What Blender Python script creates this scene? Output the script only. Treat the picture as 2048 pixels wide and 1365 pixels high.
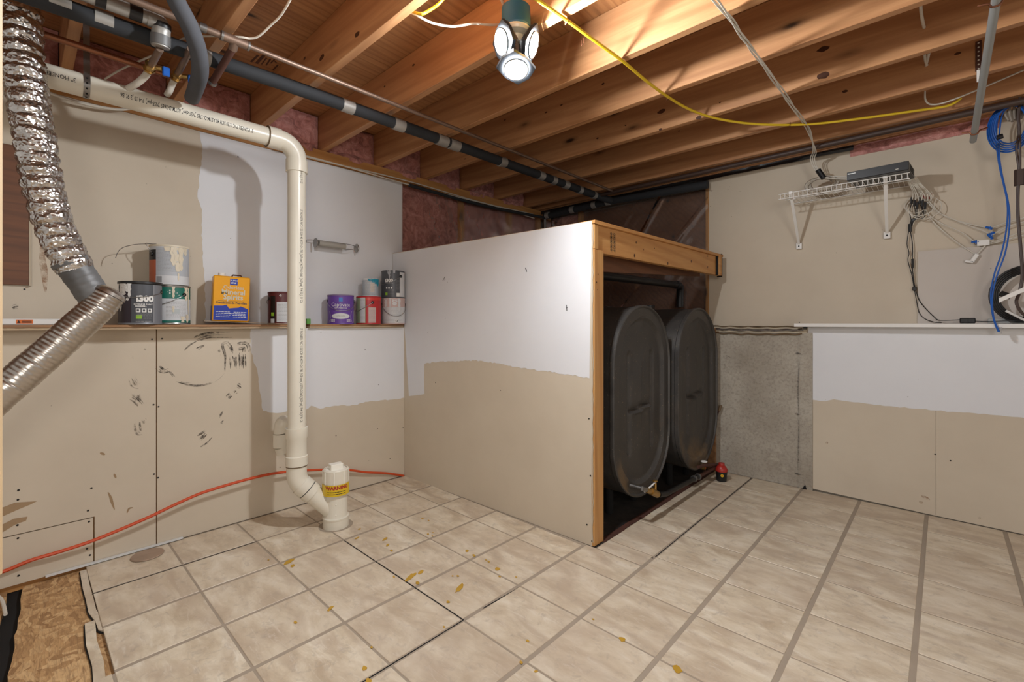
import bpy, bmesh, math, random
from math import sin, cos, pi, radians
from mathutils import Vector, Matrix, noise
random.seed(7)
S = bpy.context.scene
C = bpy.context.scene.collection
for o in list(bpy.data.objects): bpy.data.objects.remove(o)

# ---------------------------------------------------------------- camera, world, lights, exposure
EYE = 1.10; FPX = 922.0; CX = 1024.0; CY = 646.0; YAW = radians(43.1)
cam = bpy.data.objects.new('camera', bpy.data.cameras.new('camera')); C.objects.link(cam)
cam.location = (0, 0, EYE); cam.rotation_euler = (radians(90), 0, YAW)
cam.data.sensor_width = 36; cam.data.lens = FPX / 2048 * 36
cam.data.shift_y = -(682.5 - CY) / 2048; cam.data.clip_start = 0.02
S.camera = cam
W = bpy.data.worlds.new('world'); S.world = W; W.use_nodes = True
W.node_tree.nodes['Background'].inputs[0].default_value = (1.0, 0.93, 0.86, 1)
W.node_tree.nodes['Background'].inputs[1].default_value = 0.36
def area(name, loc, rot, size, power, col):
    l = bpy.data.lights.new(name, 'AREA'); l.energy = power; l.size = size; l.color = col
    o = bpy.data.objects.new(name, l); C.objects.link(o); o.location = loc; o.rotation_euler = rot; return o
area('room_fill', (1.3, -0.7, 1.75), (radians(78), 0, radians(47)), 0.9, 20, (1.0, 0.95, 0.88))  # added soft fill from behind the camera, no lamp known there
LED_POWER = 900.0
S.view_settings.view_transform = 'Standard'; S.view_settings.look = 'None'
S.view_settings.exposure = 0.42; S.view_settings.gamma = 1.0; S.view_settings.use_curve_mapping = False

# ---------------------------------------------------------------- rays from the eye to the real planes
_f = (-sin(YAW), cos(YAW)); _r = (cos(YAW), sin(YAW))
def ray(px, py):
    l = (px - CX) / FPX
    return (_f[0] + _r[0]*l, _f[1] + _r[1]*l, (CY - py) / FPX)
def onX(px, py, x): r = ray(px, py); t = x / r[0]; return Vector((x, r[1]*t, EYE + r[2]*t))
def onY(px, py, y): r = ray(px, py); t = y / r[1]; return Vector((r[0]*t, y, EYE + r[2]*t))
def onZ(px, py, z): r = ray(px, py); t = (z - EYE) / r[2]; return Vector((r[0]*t, r[1]*t, z))

# ---------------------------------------------------------------- materials
def srgb(c):
    return tuple((v/255/12.92 if v/255 <= .04045 else ((v/255+.055)/1.055)**2.4) for v in c) + (1,)
class NT:
    def __init__(s, name):
        s.m = bpy.data.materials.new(name); s.m.use_nodes = True; s.t = s.m.node_tree
        s.b = s.t.nodes['Principled BSDF']; s.out = s.t.nodes['Material Output']
    def n(s, typ, **kw):
        x = s.t.nodes.new(typ)
        for k, v in kw.items():
            if k.startswith('i_'): x.inputs[int(k[2:]) if k[2:].isdigit() else k[2:]].default_value = v
            else: setattr(x, k, v)
        return x
    def l(s, a, b): s.t.links.new(a, b)
    def coord(s, scale=(1,1,1), rnd=True, src='Object'):
        tc = s.n('ShaderNodeTexCoord'); out = tc.outputs[src]
        if rnd:
            oi = s.n('ShaderNodeObjectInfo'); mu = s.n('ShaderNodeMath', operation='MULTIPLY'); mu.inputs[1].default_value = 43.0
            s.l(oi.outputs['Random'], mu.inputs[0])
            ad = s.n('ShaderNodeVectorMath', operation='ADD'); s.l(out, ad.inputs[0]); s.l(mu.outputs[0], ad.inputs[1]); out = ad.outputs[0]
        mp = s.n('ShaderNodeMapping'); mp.inputs['Scale'].default_value = scale; s.l(out, mp.inputs[0]); return mp.outputs[0]
    def noise(s, co, scale, detail=4, rough=.55, dist=0):
        x = s.n('ShaderNodeTexNoise'); x.inputs['Scale'].default_value = scale; x.inputs['Detail'].default_value = detail
        x.inputs['Roughness'].default_value = rough; x.inputs['Distortion'].default_value = dist; s.l(co, x.inputs['Vector']); return x.outputs['Fac']
    def ramp(s, fac, stops):
        x = s.n('ShaderNodeValToRGB'); e = x.color_ramp.elements
        while len(e) < len(stops): e.new(.5)
        for k, (p, c) in enumerate(stops): e[k].position = p; e[k].color = c if len(c) == 4 else srgb(c)
        s.l(fac, x.inputs[0]); return x.outputs[0]
    def mix(s, fac, a, b, mode='MIX'):
        x = s.n('ShaderNodeMix', data_type='RGBA', blend_type=mode)
        for v, i in ((fac, 0), (a, 6), (b, 7)):
            if hasattr(v, 'node'): s.l(v, x.inputs[i])
            elif i: x.inputs[i].default_value = v if len(v) == 4 else srgb(v)
            else: x.inputs[i].default_value = v
        return x.outputs[2]
    def bump(s, h, strength=.3, dist=.002):
        x = s.n('ShaderNodeBump'); x.inputs['Strength'].default_value = strength; x.inputs['Distance'].default_value = dist
        s.l(h, x.inputs['Height']); s.l(x.outputs[0], s.b.inputs['Normal'])
    def fin(s, col=None, rough=.5, metal=0.0):
        if col is not None:
            if hasattr(col, 'node'): s.l(col, s.b.inputs['Base Color'])
            else: s.b.inputs['Base Color'].default_value = srgb(col)
        if hasattr(rough, 'node'): s.l(rough, s.b.inputs['Roughness'])
        else: s.b.inputs['Roughness'].default_value = rough
        s.b.inputs['Metallic'].default_value = metal
        return s.m
BLK = (0,0,0,1); WHT = (1,1,1,1)
_pc = {}
def plain(col, rough=.5, metal=0.0, var=.06, name=None):
    key = (col, rough, metal, name)
    if key in _pc: return _pc[key]
    t = NT(name or 'm_%d_%d_%d' % col); co = t.coord((1,1,1), False)
    n = t.noise(co, 9, 4); d = tuple(max(0, int(v*(1-var*2))) for v in col)
    m = t.fin(t.mix(n, col, d), rough, metal); _pc[key] = m; return m
def wood(name, light, dark, axis, knots=True, rough=.5, rings=7):
    sc = [9, 9, 9]; sc[axis] = .55; t = NT(name); co = t.coord(tuple(sc))
    n = t.noise(co, 1.6, 5, .55, .6); n2 = t.noise(co, 9, 6, .6, .2)
    w = t.n('ShaderNodeTexWave', wave_type='BANDS', bands_direction='DIAGONAL'); w.inputs['Scale'].default_value = rings*.12
    w.inputs['Distortion'].default_value = 7; w.inputs['Detail'].default_value = 2.5; w.inputs['Detail Scale'].default_value = .8; t.l(co, w.inputs['Vector'])
    mid = tuple((a+b)//2 for a, b in zip(light, dark))
    c = t.ramp(n, [(.3, light), (.7, mid)])
    c = t.mix(t.ramp(w.outputs['Fac'], [(.55, BLK), (1.0, (.55,.55,.55,1))]), c, dark)
    c = t.mix(t.ramp(n2, [(.4, BLK), (.75, (.45,.45,.45,1))]), c, dark)
    if knots:
        sk = [5.5, 5.5, 5.5]; sk[axis] = 1.9; ck = t.coord(tuple(sk))
        v = t.n('ShaderNodeTexVoronoi'); v.inputs['Scale'].default_value = 1.0; v.inputs['Randomness'].default_value = 1; t.l(ck, v.inputs['Vector'])
        kd = tuple(int(x*.38) for x in dark)
        c = t.mix(t.ramp(v.outputs['Distance'], [(.045, WHT), (.085, (.35,.35,.35,1)), (.15, BLK)]), c, kd)
    t.bump(n2, .15, .001)
    return t.fin(c, rough)
def drywall(name, a, b):
    t = NT(name); co = t.coord((1,1,1), False)
    n = t.noise(co, 1.3, 5, .6); n2 = t.noise(co, 30, 3, .6); c = t.mix(t.ramp(n, [(.35, BLK), (.7, WHT)]), a, b)
    v = t.n('ShaderNodeTexVoronoi'); v.inputs['Scale'].default_value = 9; t.l(co, v.inputs['Vector'])
    c = t.mix(t.ramp(v.outputs['Distance'], [(.018, (.75,.75,.75,1)), (.03, BLK)]), c, (110, 98, 85))
    t.bump(n2, .12, .001); return t.fin(c, .62)
M = {}
M['beige'] = drywall('raw_beige_board', (204, 192, 173), (193, 180, 161))
M['white_paint'] = drywall('white_primer', (222, 223, 226), (214, 215, 219))
M['grey_paint'] = drywall('grey_primer', (198, 190, 182), (190, 181, 172))
M['gypsum'] = plain((196, 182, 160), .8)
M['joist'] = wood('joist_fir', (200, 150, 104), (160, 109, 70), 0)
M['joist_y'] = wood('stud_fir_y', (206, 156, 96), (176, 120, 66), 1)
M['stud'] = wood('stud_fir_z', (206, 158, 98), (176, 122, 68), 2)
M['ply'] = wood('subfloor_ply', (186, 136, 88), (138, 90, 54), 1, True, .55, 14)
M['plydark'] = wood('dark_plywood', (120, 74, 44), (84, 50, 30), 1, True, .5, 12)
M['hardboard'] = wood('brown_hardboard', (164, 124, 86), (120, 84, 56), 1, False)
M['card'] = plain((186, 162, 132), .75)
def m_tile():
    t = NT('stone_tile'); co = t.coord((1,1,1)); st = t.coord((1.0, 2.2, 1))
    n = t.noise(st, 5.5, 7, .62, .5); n2 = t.noise(co, 26, 6, .7, .6); n3 = t.noise(st, 3, 4, .5, 1.2)
    c = t.ramp(n, [(.30, (184, 165, 140)), (.48, (208, 193, 169)), (.62, (221, 209, 188)), (.75, (232, 224, 208))])
    c = t.mix(t.ramp(n3, [(.46, BLK), (.66, (.75,.75,.75,1))]), c, (178, 158, 136))
    n4 = t.noise(t.coord((1.2, 5, 1)), 9, 6, .7, 1.0); c = t.mix(t.ramp(n4, [(.55, BLK), (.70, (.42,.42,.42,1))]), c, (232, 226, 214))
    c = t.mix(t.ramp(n2, [(.54, BLK), (.70, (.55,.55,.55,1))]), c, (160, 147, 134))
    oi = t.n('ShaderNodeObjectInfo'); c = t.mix(t.ramp(oi.outputs['Random'], [(0, BLK), (1, (.32,.32,.32,1))]), c, (190, 172, 152))
    t.bump(n2, .25, .0015); return t.fin(c, .42)
M['tile'] = m_tile()
M['grout'] = plain((168, 153, 135), .8)
def m_osb():
    t = NT('strand_board'); co = t.coord((1,1,1), False)
    v = t.n('ShaderNodeTexVoronoi'); v.inputs['Scale'].default_value = 24; v.inputs['Randomness'].default_value = 1
    mp = t.n('ShaderNodeMapping'); mp.inputs['Scale'].default_value = (1, 2.4, 1); mp.inputs['Rotation'].default_value = (0,0,.7)
    nz = t.n('ShaderNodeTexNoise'); nz.inputs['Scale'].default_value = 7; t.l(co, nz.inputs['Vector'])
    ad = t.n('ShaderNodeVectorMath', operation='MULTIPLY_ADD'); ad.inputs[1].default_value = (.25,.25,.25); t.l(nz.outputs['Color'], ad.inputs[0]); t.l(co, ad.inputs[2])
    t.l(ad.outputs[0], mp.inputs[0]); t.l(mp.outputs[0], v.inputs['Vector'])
    c = t.ramp(v.outputs['Color'], [(.1, (150, 112, 72)), (.5, (192, 152, 104)), (.9, (212, 176, 128))])
    st = t.noise(t.coord((1, 7, 1), False), 14, 5, .7, 1.5)
    c = t.mix(t.ramp(st, [(.45, BLK), (.7, (.7,.7,.7,1))]), c, (118, 84, 54))
    t.bump(v.outputs['Distance'], .4, .003); return t.fin(c, .7)
M['osb'] = m_osb()
def m_conc():
    t = NT('concrete'); co = t.coord((1,1,1), False); n = t.noise(co, 3, 6, .6); n2 = t.noise(co, 60, 6, .75)
    c = t.ramp(n, [(.3, (152, 143, 129)), (.5, (168, 160, 147)), (.7, (182, 175, 162))])
    c = t.mix(t.ramp(n2, [(.48, BLK), (.70, (.55,.55,.55,1))]), c, (108, 100, 90))
    n3 = t.noise(co, 8, 5, .7, .4); c = t.mix(t.ramp(n3, [(.6, BLK), (.72, (.5,.5,.5,1))]), c, (200, 192, 178))
    t.bump(n2, .7, .004); return t.fin(c, .85)
M['concrete'] = m_conc()
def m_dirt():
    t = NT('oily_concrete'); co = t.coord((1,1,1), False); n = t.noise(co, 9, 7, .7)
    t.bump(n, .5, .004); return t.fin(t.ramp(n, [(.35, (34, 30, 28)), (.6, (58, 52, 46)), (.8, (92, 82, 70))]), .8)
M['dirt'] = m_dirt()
def m_pink():
    t = NT('pink_fibreglass'); co = t.coord((1,1,1)); n = t.noise(co, 14, 8, .7, 1.2); n2 = t.noise(co, 60, 5, .7, .8)
    c = t.ramp(n, [(.28, (120, 72, 66)), (.5, (192, 130, 122)), (.68, (222, 168, 160))])
    t.bump(n2, .8, .006); t.b.inputs['Sheen Weight'].default_value = .2; return t.fin(c, .95)
M['pink'] = m_pink()
def m_poly(name, tint, opac, rough=.12, spec=1.0):
    t = NT(name); tr = t.n('ShaderNodeBsdfTransparent'); tr.inputs[0].default_value = (.86, .84, .82, 1)
    gl = t.n('ShaderNodeBsdfGlossy'); gl.inputs['Roughness'].default_value = rough; gl.inputs[0].default_value = (.9,.9,.92,1)
    df = t.n('ShaderNodeBsdfDiffuse'); df.inputs[0].default_value = srgb(tint)
    fr = t.n('ShaderNodeFresnel'); fr.inputs[0].default_value = 1.5
    n = t.noise(t.coord((1,1,1), False), 3, 3); b = t.n('ShaderNodeBump'); b.inputs['Strength'].default_value = .4; b.inputs['Distance'].default_value = .03
    t.l(n, b.inputs['Height'])
    for x in (gl, fr): t.l(b.outputs[0], x.inputs['Normal'])
    a = t.n('ShaderNodeMixShader'); a.inputs[0].default_value = opac; t.l(tr.outputs[0], a.inputs[1]); t.l(df.outputs[0], a.inputs[2])
    b2 = t.n('ShaderNodeMixShader'); mu = t.n('ShaderNodeMath', operation='MULTIPLY_ADD'); mu.inputs[1].default_value = spec; mu.inputs[2].default_value = .03*spec
    t.l(fr.outputs[0], mu.inputs[0]); t.l(mu.outputs[0], b2.inputs[0]); t.l(a.outputs[0], b2.inputs[1]); t.l(gl.outputs[0], b2.inputs[2])
    t.l(b2.outputs[0], t.out.inputs[0]); return t.m
M['poly'] = m_poly('clear_poly', (150, 140, 132), .16); M['polyhaze'] = m_poly('hazy_poly', (160, 150, 142), .03, .30, .22)
M['glass'] = m_poly('clear_plastic', (200, 200, 200), .3)
def m_foil(name, dark=(120, 112, 104)):
    t = NT(name); co = t.coord((1,1,1), False); v = t.n('ShaderNodeTexVoronoi'); v.inputs['Scale'].default_value = 85
    nz = t.noise(co, 45, 2, .5, 1.0); t.l(co, v.inputs['Vector'])
    t.bump(v.outputs['Distance'], .55, .006); return t.fin(t.mix(nz, (250, 248, 246), dark), .24, 1.0)
M['foil'] = m_foil('crinkled_foil', (150, 142, 134))
M['foil2'] = plain((205, 198, 190), .28, 1.0)
M['ducttape'] = plain((124, 124, 124), .5, .15, .2)
M['silvertape'] = plain((172, 168, 162), .45, .35, .1)
M['foam'] = plain((44, 46, 50), .8, 0, .15)
M['foamgrey'] = plain((82, 84, 90), .85, 0, .15)
M['copper'] = plain((168, 112, 84), .33, .85, .15)
M['copperdull'] = plain((150, 126, 110), .5, .7, .12)
M['brass'] = plain((196, 158, 92), .3, .9, .1)
M['steel'] = plain((160, 158, 155), .35, .9, .1)
M['blacksteel'] = plain((34, 32, 32), .45, .3, .2)
M['pvc'] = plain((226, 220, 204), .32, 0, .03)
M['pvcgrey'] = plain((150, 153, 152), .4, 0, .04)
M['pvcedge'] = plain((240, 236, 224), .3, 0, .02)
M['prim'] = plain((110, 88, 62), .5)
M['ink'] = plain((32, 30, 32), .6)
M['white'] = plain((232, 230, 226), .4, 0, .02)
M['cablewhite'] = plain((214, 208, 196), .45, 0, .05)
M['cablegrey'] = plain((150, 138, 124), .5)
M['yellow'] = plain((226, 190, 34), .4, 0, .05)
M['orange'] = plain((212, 78, 32), .42, 0, .06)
M['blue'] = plain((24, 96, 190), .4, 0, .08)
M['brown'] = plain((70, 52, 44), .5)
M['black'] = plain((22, 22, 24), .4)
M['blackmatte'] = plain((14, 13, 13), .9)
M['bluebox'] = plain((38, 92, 120), .5)
M['red'] = plain((176, 44, 36), .4)
M['tinred'] = plain((178, 40, 44), .4)
M['tin'] = plain((176, 174, 170), .32, .8, .1)
M['porcelain'] = plain((226, 214, 190), .3)
M['rust'] = plain((94, 54, 40), .8, 0, .25)
M['darkpoly'] = plain((30, 30, 34), .3, 0, .2)
M['knot'] = plain((92, 52, 30), .5, 0, .2)
M['puddle'] = plain((206, 160, 52), .45, 0, .1)
def m_tank():
    t = NT('black_tank_steel'); co = t.coord((1,1,1)); n = t.noise(co, 7, 7, .7); n2 = t.noise(co, 90, 3, .8); n3 = t.noise(co, 2.2, 4, .6)
    c = t.ramp(n, [(.3, (58, 56, 55)), (.6, (74, 71, 68)), (.8, (100, 93, 84))])
    g = t.n('ShaderNodeNewGeometry'); sp = t.n('ShaderNodeSeparateXYZ'); t.l(g.outputs['Position'], sp.inputs[0])
    lo = t.n('ShaderNodeMapRange'); lo.inputs[1].default_value = .62; lo.inputs[2].default_value = .1; t.l(sp.outputs['Z'], lo.inputs[0])
    mu = t.n('ShaderNodeMath', operation='MULTIPLY'); t.l(lo.outputs[0], mu.inputs[0]); t.l(t.ramp(n3, [(.5, BLK), (.62, WHT)]), mu.inputs[1])
    c = t.mix(mu.outputs[0], c, (122, 100, 72))
    c = t.mix(t.ramp(n2, [(.65, BLK), (.71, (.8,.8,.8,1))]), c, (168, 150, 116))
    t.bump(n, .15, .002); return t.fin(c, t.ramp(n, [(.3, (.38,.38,.38,1)), (.7, (.6,.6,.6,1))]), .25)
M['tank'] = m_tank()
def m_scuff(name, col, lo, hi, scale=40, sc=(1,1,1)):
    t = NT(name); n = t.noise(t.coord(sc, True), scale, 5, .7); a = t.ramp(n, [(lo, BLK), (hi, (.8,.8,.8,1))])
    t.l(a, t.b.inputs['Alpha']); return t.fin(col, .7)
M['scuff'] = m_scuff('rubber_scuff', (98, 92, 87), .34, .66, 60)
M['scufflight'] = m_scuff('faint_scuff', (120, 112, 104), .42, .75)
M['stain'] = m_scuff('brown_stain', (160, 118, 84), .40, .75)
M['tear'] = plain((162, 136, 104), .85)
M['plaster'] = m_scuff('joint_compound', (206, 199, 188), .35, 1.4, 8, (1, 1, .25))
def m_emit(col, st):
    t = NT('led_panel'); e = t.n('ShaderNodeEmission'); e.inputs[0].default_value = col; e.inputs[1].default_value = st
    t.l(e.outputs[0], t.out.inputs[0]); return t.m

# ---------------------------------------------------------------- object helpers
def tag(o, label=None, cat=None, group=None, kind=None):
    if label: o['label'] = label
    if cat: o['category'] = cat
    if group: o['group'] = group
    if kind: o['kind'] = kind
    return o
def thing(name, label, cat, loc=(0,0,0), rz=0, group=None):
    o = bpy.data.objects.new(name, None); C.objects.link(o); o.location = loc; o.rotation_euler = (0,0,rz); o.empty_display_size = .05
    return tag(o, label, cat, group)
class MB:
    """collects geometry for one mesh object"""
    def __init__(s): s.v = []; s.f = []; s.sm = []
    def add(s, vs, fs, smooth=False):
        b = len(s.v); s.v += [Vector(v) for v in vs]; s.f += [[b+i for i in f] for f in fs]; s.sm += [smooth]*len(fs); return s
    def box(s, a, b, M4=None, bev=0):
        bm = bmesh.new(); bmesh.ops.create_cube(bm, size=1)
        a = Vector(a); b = Vector(b); c = (a+b)/2; d = b-a
        for v in bm.verts: v.co = Vector((v.co.x*d.x, v.co.y*d.y, v.co.z*d.z)) + c
        if bev: bmesh.ops.bevel(bm, geom=bm.edges[:], offset=bev, segments=1, affect='EDGES')
        if M4 is not None: bmesh.ops.transform(bm, matrix=M4, verts=bm.verts)
        s.bm(bm); return s
    def bm(s, bm, smooth=False):
        bm.verts.index_update(); s.add([v.co.copy() for v in bm.verts], [[v.index for v in f.verts] for f in bm.faces], smooth); bm.free()
    def tube(s, path, r, n=10, cap=True, spline=0, rr=None):
        p = [Vector(q) for q in path]
        if spline: p, rr = smooth_path(p, spline, rr)
        N = len(p); up = None; rings = []
        for k in range(N):
            t = (p[min(k+1, N-1)] - p[max(k-1, 0)])
            if t.length < 1e-9: t = Vector((0,0,1))
            t.normalize()
            if up is None: up = t.orthogonal().normalized()
            else: up = (up - t*up.dot(t)); up = up.normalized() if up.length > 1e-6 else t.orthogonal().normalized()
            w = t.cross(up); q = rr[k] if rr else r
            rings.append([p[k] + up*(q*cos(2*pi*j/n)) + w*(q*sin(2*pi*j/n)) for j in range(n)])
        vs = [v for rg in rings for v in rg]; fs = []
        for k in range(N-1):
            for j in range(n):
                fs.append([k*n+j, k*n+(j+1)%n, (k+1)*n+(j+1)%n, (k+1)*n+j])
        s.add(vs, fs, True)
        if cap:
            s.add(rings[0], [list(range(n))[::-1]]); s.add(rings[-1], [list(range(n))])
        return s
    def lathe(s, prof, loc=(0,0,0), n=32, M4=None, a0=0, a1=2*pi):
        full = abs(a1-a0-2*pi) < 1e-6; m = n if full else n+1; vs = []
        for (r, z) in prof:
            for j in range(m):
                a = a0 + (a1-a0)*j/n; vs.append(Vector((r*cos(a), r*sin(a), z)))
        if M4 is not None: vs = [M4 @ v for v in vs]
        vs = [v + Vector(loc) for v in vs]; fs = []
        for k in range(len(prof)-1):
            for j in range(n):
                j2 = (j+1) % m
                fs.append([k*m+j, k*m+j2, (k+1)*m+j2, (k+1)*m+j])
        # flat where profile corner is sharp: duplicate handled through auto smooth angle
        s.add(vs, fs, True); return s
    def prism(s, poly, d):
        """polygon (3-D points, planar) extruded by vector d"""
        d = Vector(d); n = len(poly); a = [Vector(p) for p in poly]; b = [p+d for p in a]
        s.add(a+b, [list(range(n))[::-1], list(range(n, 2*n))] + [[i, (i+1)%n, n+(i+1)%n, n+i] for i in range(n)]); return s
    def build(s, name, mat, parent=None, label=None, loc=None, sharp=35, kind=None):
        off = Vector((0,0,0))
        if parent is not None:
            off = parent.get('_o') and Vector(parent['_o']) or Vector((0,0,0))
        me = bpy.data.meshes.new(name); me.from_pydata([tuple(v-off) for v in s.v], [], s.f); me.validate(); me.update()
        for i, q in enumerate(me.polygons):
            if i < len(s.sm): q.use_smooth = s.sm[i]
        try: me.set_sharp_from_angle(angle=radians(sharp))
        except Exception: pass
        bmx = bmesh.new(); bmx.from_mesh(me); bmesh.ops.recalc_face_normals(bmx, faces=bmx.faces); bmx.to_mesh(me); bmx.free()
        for m in (mat if isinstance(mat, (list, tuple)) else [mat]): me.materials.append(m)
        o = bpy.data.objects.new(name, me); C.objects.link(o)
        if parent is not None: o.parent = parent
        if loc is not None: o.location = loc
        if label: o['label'] = label
        if kind: o['kind'] = kind
        return o
def smooth_path(p, sub, rr=None):
    out = []; ro = []; N = len(p)
    for k in range(N-1):
        p0 = p[max(k-1,0)]; p1 = p[k]; p2 = p[k+1]; p3 = p[min(k+2,N-1)]
        for j in range(sub):
            t = j/sub
            out.append(.5*((2*p1) + (p2-p0)*t + (2*p0-5*p1+4*p2-p3)*t*t + (3*p1-p0-3*p2+p3)*t**3))
            if rr: ro.append(rr[k] + (rr[k+1]-rr[k])*t)
    out.append(p[-1])
    if rr: ro.append(rr[-1])
    return out, (ro if rr else None)
def T(name, label, cat, loc, group=None):
    """thing whose parts are given in world coordinates"""
    o = thing(name, label, cat, loc, 0, group); o['_o'] = tuple(loc); return o
def sub(parent, o):           # make o a child of a part that sits under an offset thing
    return o
def part(mb, name, mat, t, label=None): return mb.build(name, mat, t, label)
def subpart(mb, name, mat, p, t, label=None):
    o = mb.build(name, mat, t, label); o.parent = p; return o
def solo(mb, name, mat, label, cat, group=None):
    """one-mesh thing, origin moved to its base"""
    lo = Vector((sum(v.x for v in mb.v)/len(mb.v), sum(v.y for v in mb.v)/len(mb.v), min(v.z for v in mb.v)))
    mb.v = [v-lo for v in mb.v]; o = mb.build(name, mat); o.location = lo; return tag(o, label, cat, group)
_tc = {}
def text2d(body, size, bold=0, space=1.0):
    key = (body, size, bold, space)
    if key in _tc: return _tc[key]
    cu = bpy.data.curves.new('t', 'FONT'); cu.body = body; cu.size = size; cu.align_x = 'CENTER'; cu.align_y = 'CENTER'
    cu.offset = bold; cu.resolution_u = 2; cu.space_character = space
    ob = bpy.data.objects.new('t', cu); C.objects.link(ob); dg = bpy.context.evaluated_depsgraph_get(); dg.update()
    me = bpy.data.meshes.new_from_object(ob.evaluated_get(dg))
    vs = [(v.co.x, v.co.y) for v in me.vertices]; fs = [list(p.vertices) for p in me.polygons]
    bpy.data.objects.remove(ob); bpy.data.curves.remove(cu); bpy.data.meshes.remove(me)
    _tc[key] = (vs, fs); return vs, fs
def put_text(mb, body, size, fn, bold=0, space=1.0):
    vs, fs = text2d(body, size, bold, space); mb.add([fn(x, y) for x, y in vs], fs); return mb
def recalc_off(o): return o

# ================================================================= FLOOR
GX0, GY0, TS = -2.8314, 0.8151, 0.3068
XL, XU, YL, YU = -2.835, -2.98, 3.553, 3.65       # lower and upper faces of the two walls
XE, YE = -1.250, 1.905                              # front and side of the tank enclosure
XR, YN = 2.2, -1.6                                  # how far the basement is built
JB, JT = 2.233, 2.465                               # joist bottom and top
floor = tag(MB().box((-3.1, YN, -.10), (XR, 3.75, -.034)).build('floor', M['blackmatte']), 'basement floor under the beige tiles', kind='structure')
ye = GY0 - 2*TS + .004
def bed(x0, y0, x1, y1): MB().box((x0, y0, -.032), (x1, y1, -.0020)).build('grout_bed', M['grout'], floor)
bed(XL-.01, ye, XE+.01, YE+.02); bed(XE+.01, ye, XR, YL+.005); bed(-1.90, YN, XR, ye)
tile_full = None
from mathutils import geometry as G
hole_c = (-2.41, 1.175)
def add_tile(x0, y0, x1, y1):
    global tile_full
    gx, gy = .0085, .0040
    a = (x0+gx, y0+gy); b = (x1-gx, y1-gy)
    if b[0]-a[0] < .02 or b[1]-a[1] < .02: return
    cx, cy = (a[0]+b[0])/2, (a[1]+b[1])/2
    full = abs(x1-x0-TS) < 1e-4 and abs(y1-y0-TS) < 1e-4
    near = abs(cx-hole_c[0]) < .27 and abs(cy-hole_c[1]) < .27
    if full and not near and tile_full is not None:
        o = bpy.data.objects.new('tile', tile_full); C.objects.link(o); o.parent = floor; o.location = (cx, cy, random.uniform(-.0006, .0006)); return
    m = MB().box((a[0]-cx, a[1]-cy, -.0095), (b[0]-cx, b[1]-cy, 0), bev=0 if near else .0012)
    o = m.build('tile', M['tile'], floor, loc=(cx, cy, 0))
    if near:
        bm = bmesh.new(); bmesh.ops.create_cone(bm, cap_ends=True, segments=28, radius1=.088, radius2=.088, depth=.1)
        bmesh.ops.translate(bm, vec=(hole_c[0], hole_c[1], 0), verts=bm.verts); q = MB(); q.bm(bm); cb = q.build('cut', M['grout'])
        md = o.modifiers.new('b', 'BOOLEAN'); md.object = cb; md.operation = 'DIFFERENCE'; md.solver = 'EXACT'
        dg = bpy.context.evaluated_depsgraph_get(); dg.update(); me = bpy.data.meshes.new_from_object(o.evaluated_get(dg)); o.modifiers.clear()
        bm = bmesh.new(); bm.from_mesh(me); bmesh.ops.triangulate(bm, faces=bm.faces); bm.to_mesh(me); bm.free(); me.shade_flat(); o.data = me
        bpy.data.objects.remove(cb)
    elif full: tile_full = o.data
for i in range(0, 17):
    for j in range(-8, 9):
        x0, x1 = GX0+i*TS, min(GX0+(i+1)*TS, XR); y0, y1 = GY0+j*TS, min(GY0+(j+1)*TS, YL)
        if x0 >= XR or (j < -2 and i < 3): continue
        y0 = max(y0, YN)
        if y1 <= YN+.02: continue
        if y1 > YE and x0 < XE:                     # the tank enclosure stands here
            if x1 > XE+.02:
                add_tile(XE+.006, max(y0, YE+.02), x1, y1)
                if y0 < YE: add_tile(x0, y0, x1, YE+.018)
            elif y0 < YE: add_tile(x0, y0, x1, YE)
            continue
        add_tile(x0, y0, x1, y1)
# dark open seams between the tile sheets
def seam(p, q, w=.0035):
    p = Vector((p[0], p[1], -.0018)); q = Vector((q[0], q[1], -.0018)); d = (q-p).normalized(); n = Vector((-d.y, d.x, 0))*w/2
    MB().prism([p-n, q-n, q+n, p+n], (0,0,.0012)).build('open_seam', M['blackmatte'], floor)
L = lambda i: GX0+i*TS
K = lambda j: GY0+j*TS
seam((L(2)+.01, K(1)), (L(5), K(1)+.002)); seam((L(5), K(1)), (L(5)-.002, K(-1))); seam((L(5)+.01, K(2)-.002), (L(5)+.002, K(1)+.10))
seam((L(6)+.002, K(4)), (L(6)-.001, YL)); seam((L(1)+.003, K(-2)), (L(1)+.002, K(0))); seam((L(5)+.02, YE+.10), (L(6), YE+.10+.02), .003)
# strand board where the tiles stop, two sheets with an open gap
def rag(p, q, n=16, a=.006):
    p = Vector(p); q = Vector(q); d = (q-p); nn = Vector((-d.y, d.x)).normalized()
    return [p + d*(k/n) + nn*random.uniform(-a, a)*(0 if k in (0, n) else 1) for k in range(n+1)]
pl = rag((XL, .012), (-1.9, -.036), 22, .004) + [Vector((-1.9, ye+.01)), Vector((XL, ye+.01))]
MB().prism([(p.x, p.y, -.034) for p in pl], (0,0,.020)).build('strand_board', M['osb'], floor)
pl = [Vector((XL, YN)), Vector((-1.9, YN)), Vector((-1.9, -.085))] + rag((-1.9, -.085), (XL, -.035), 14, .004)
MB().prism([(p.x, p.y, -.036) for p in pl], (0,0,.020)).build('strand_board', M['osb'], floor)
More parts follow.
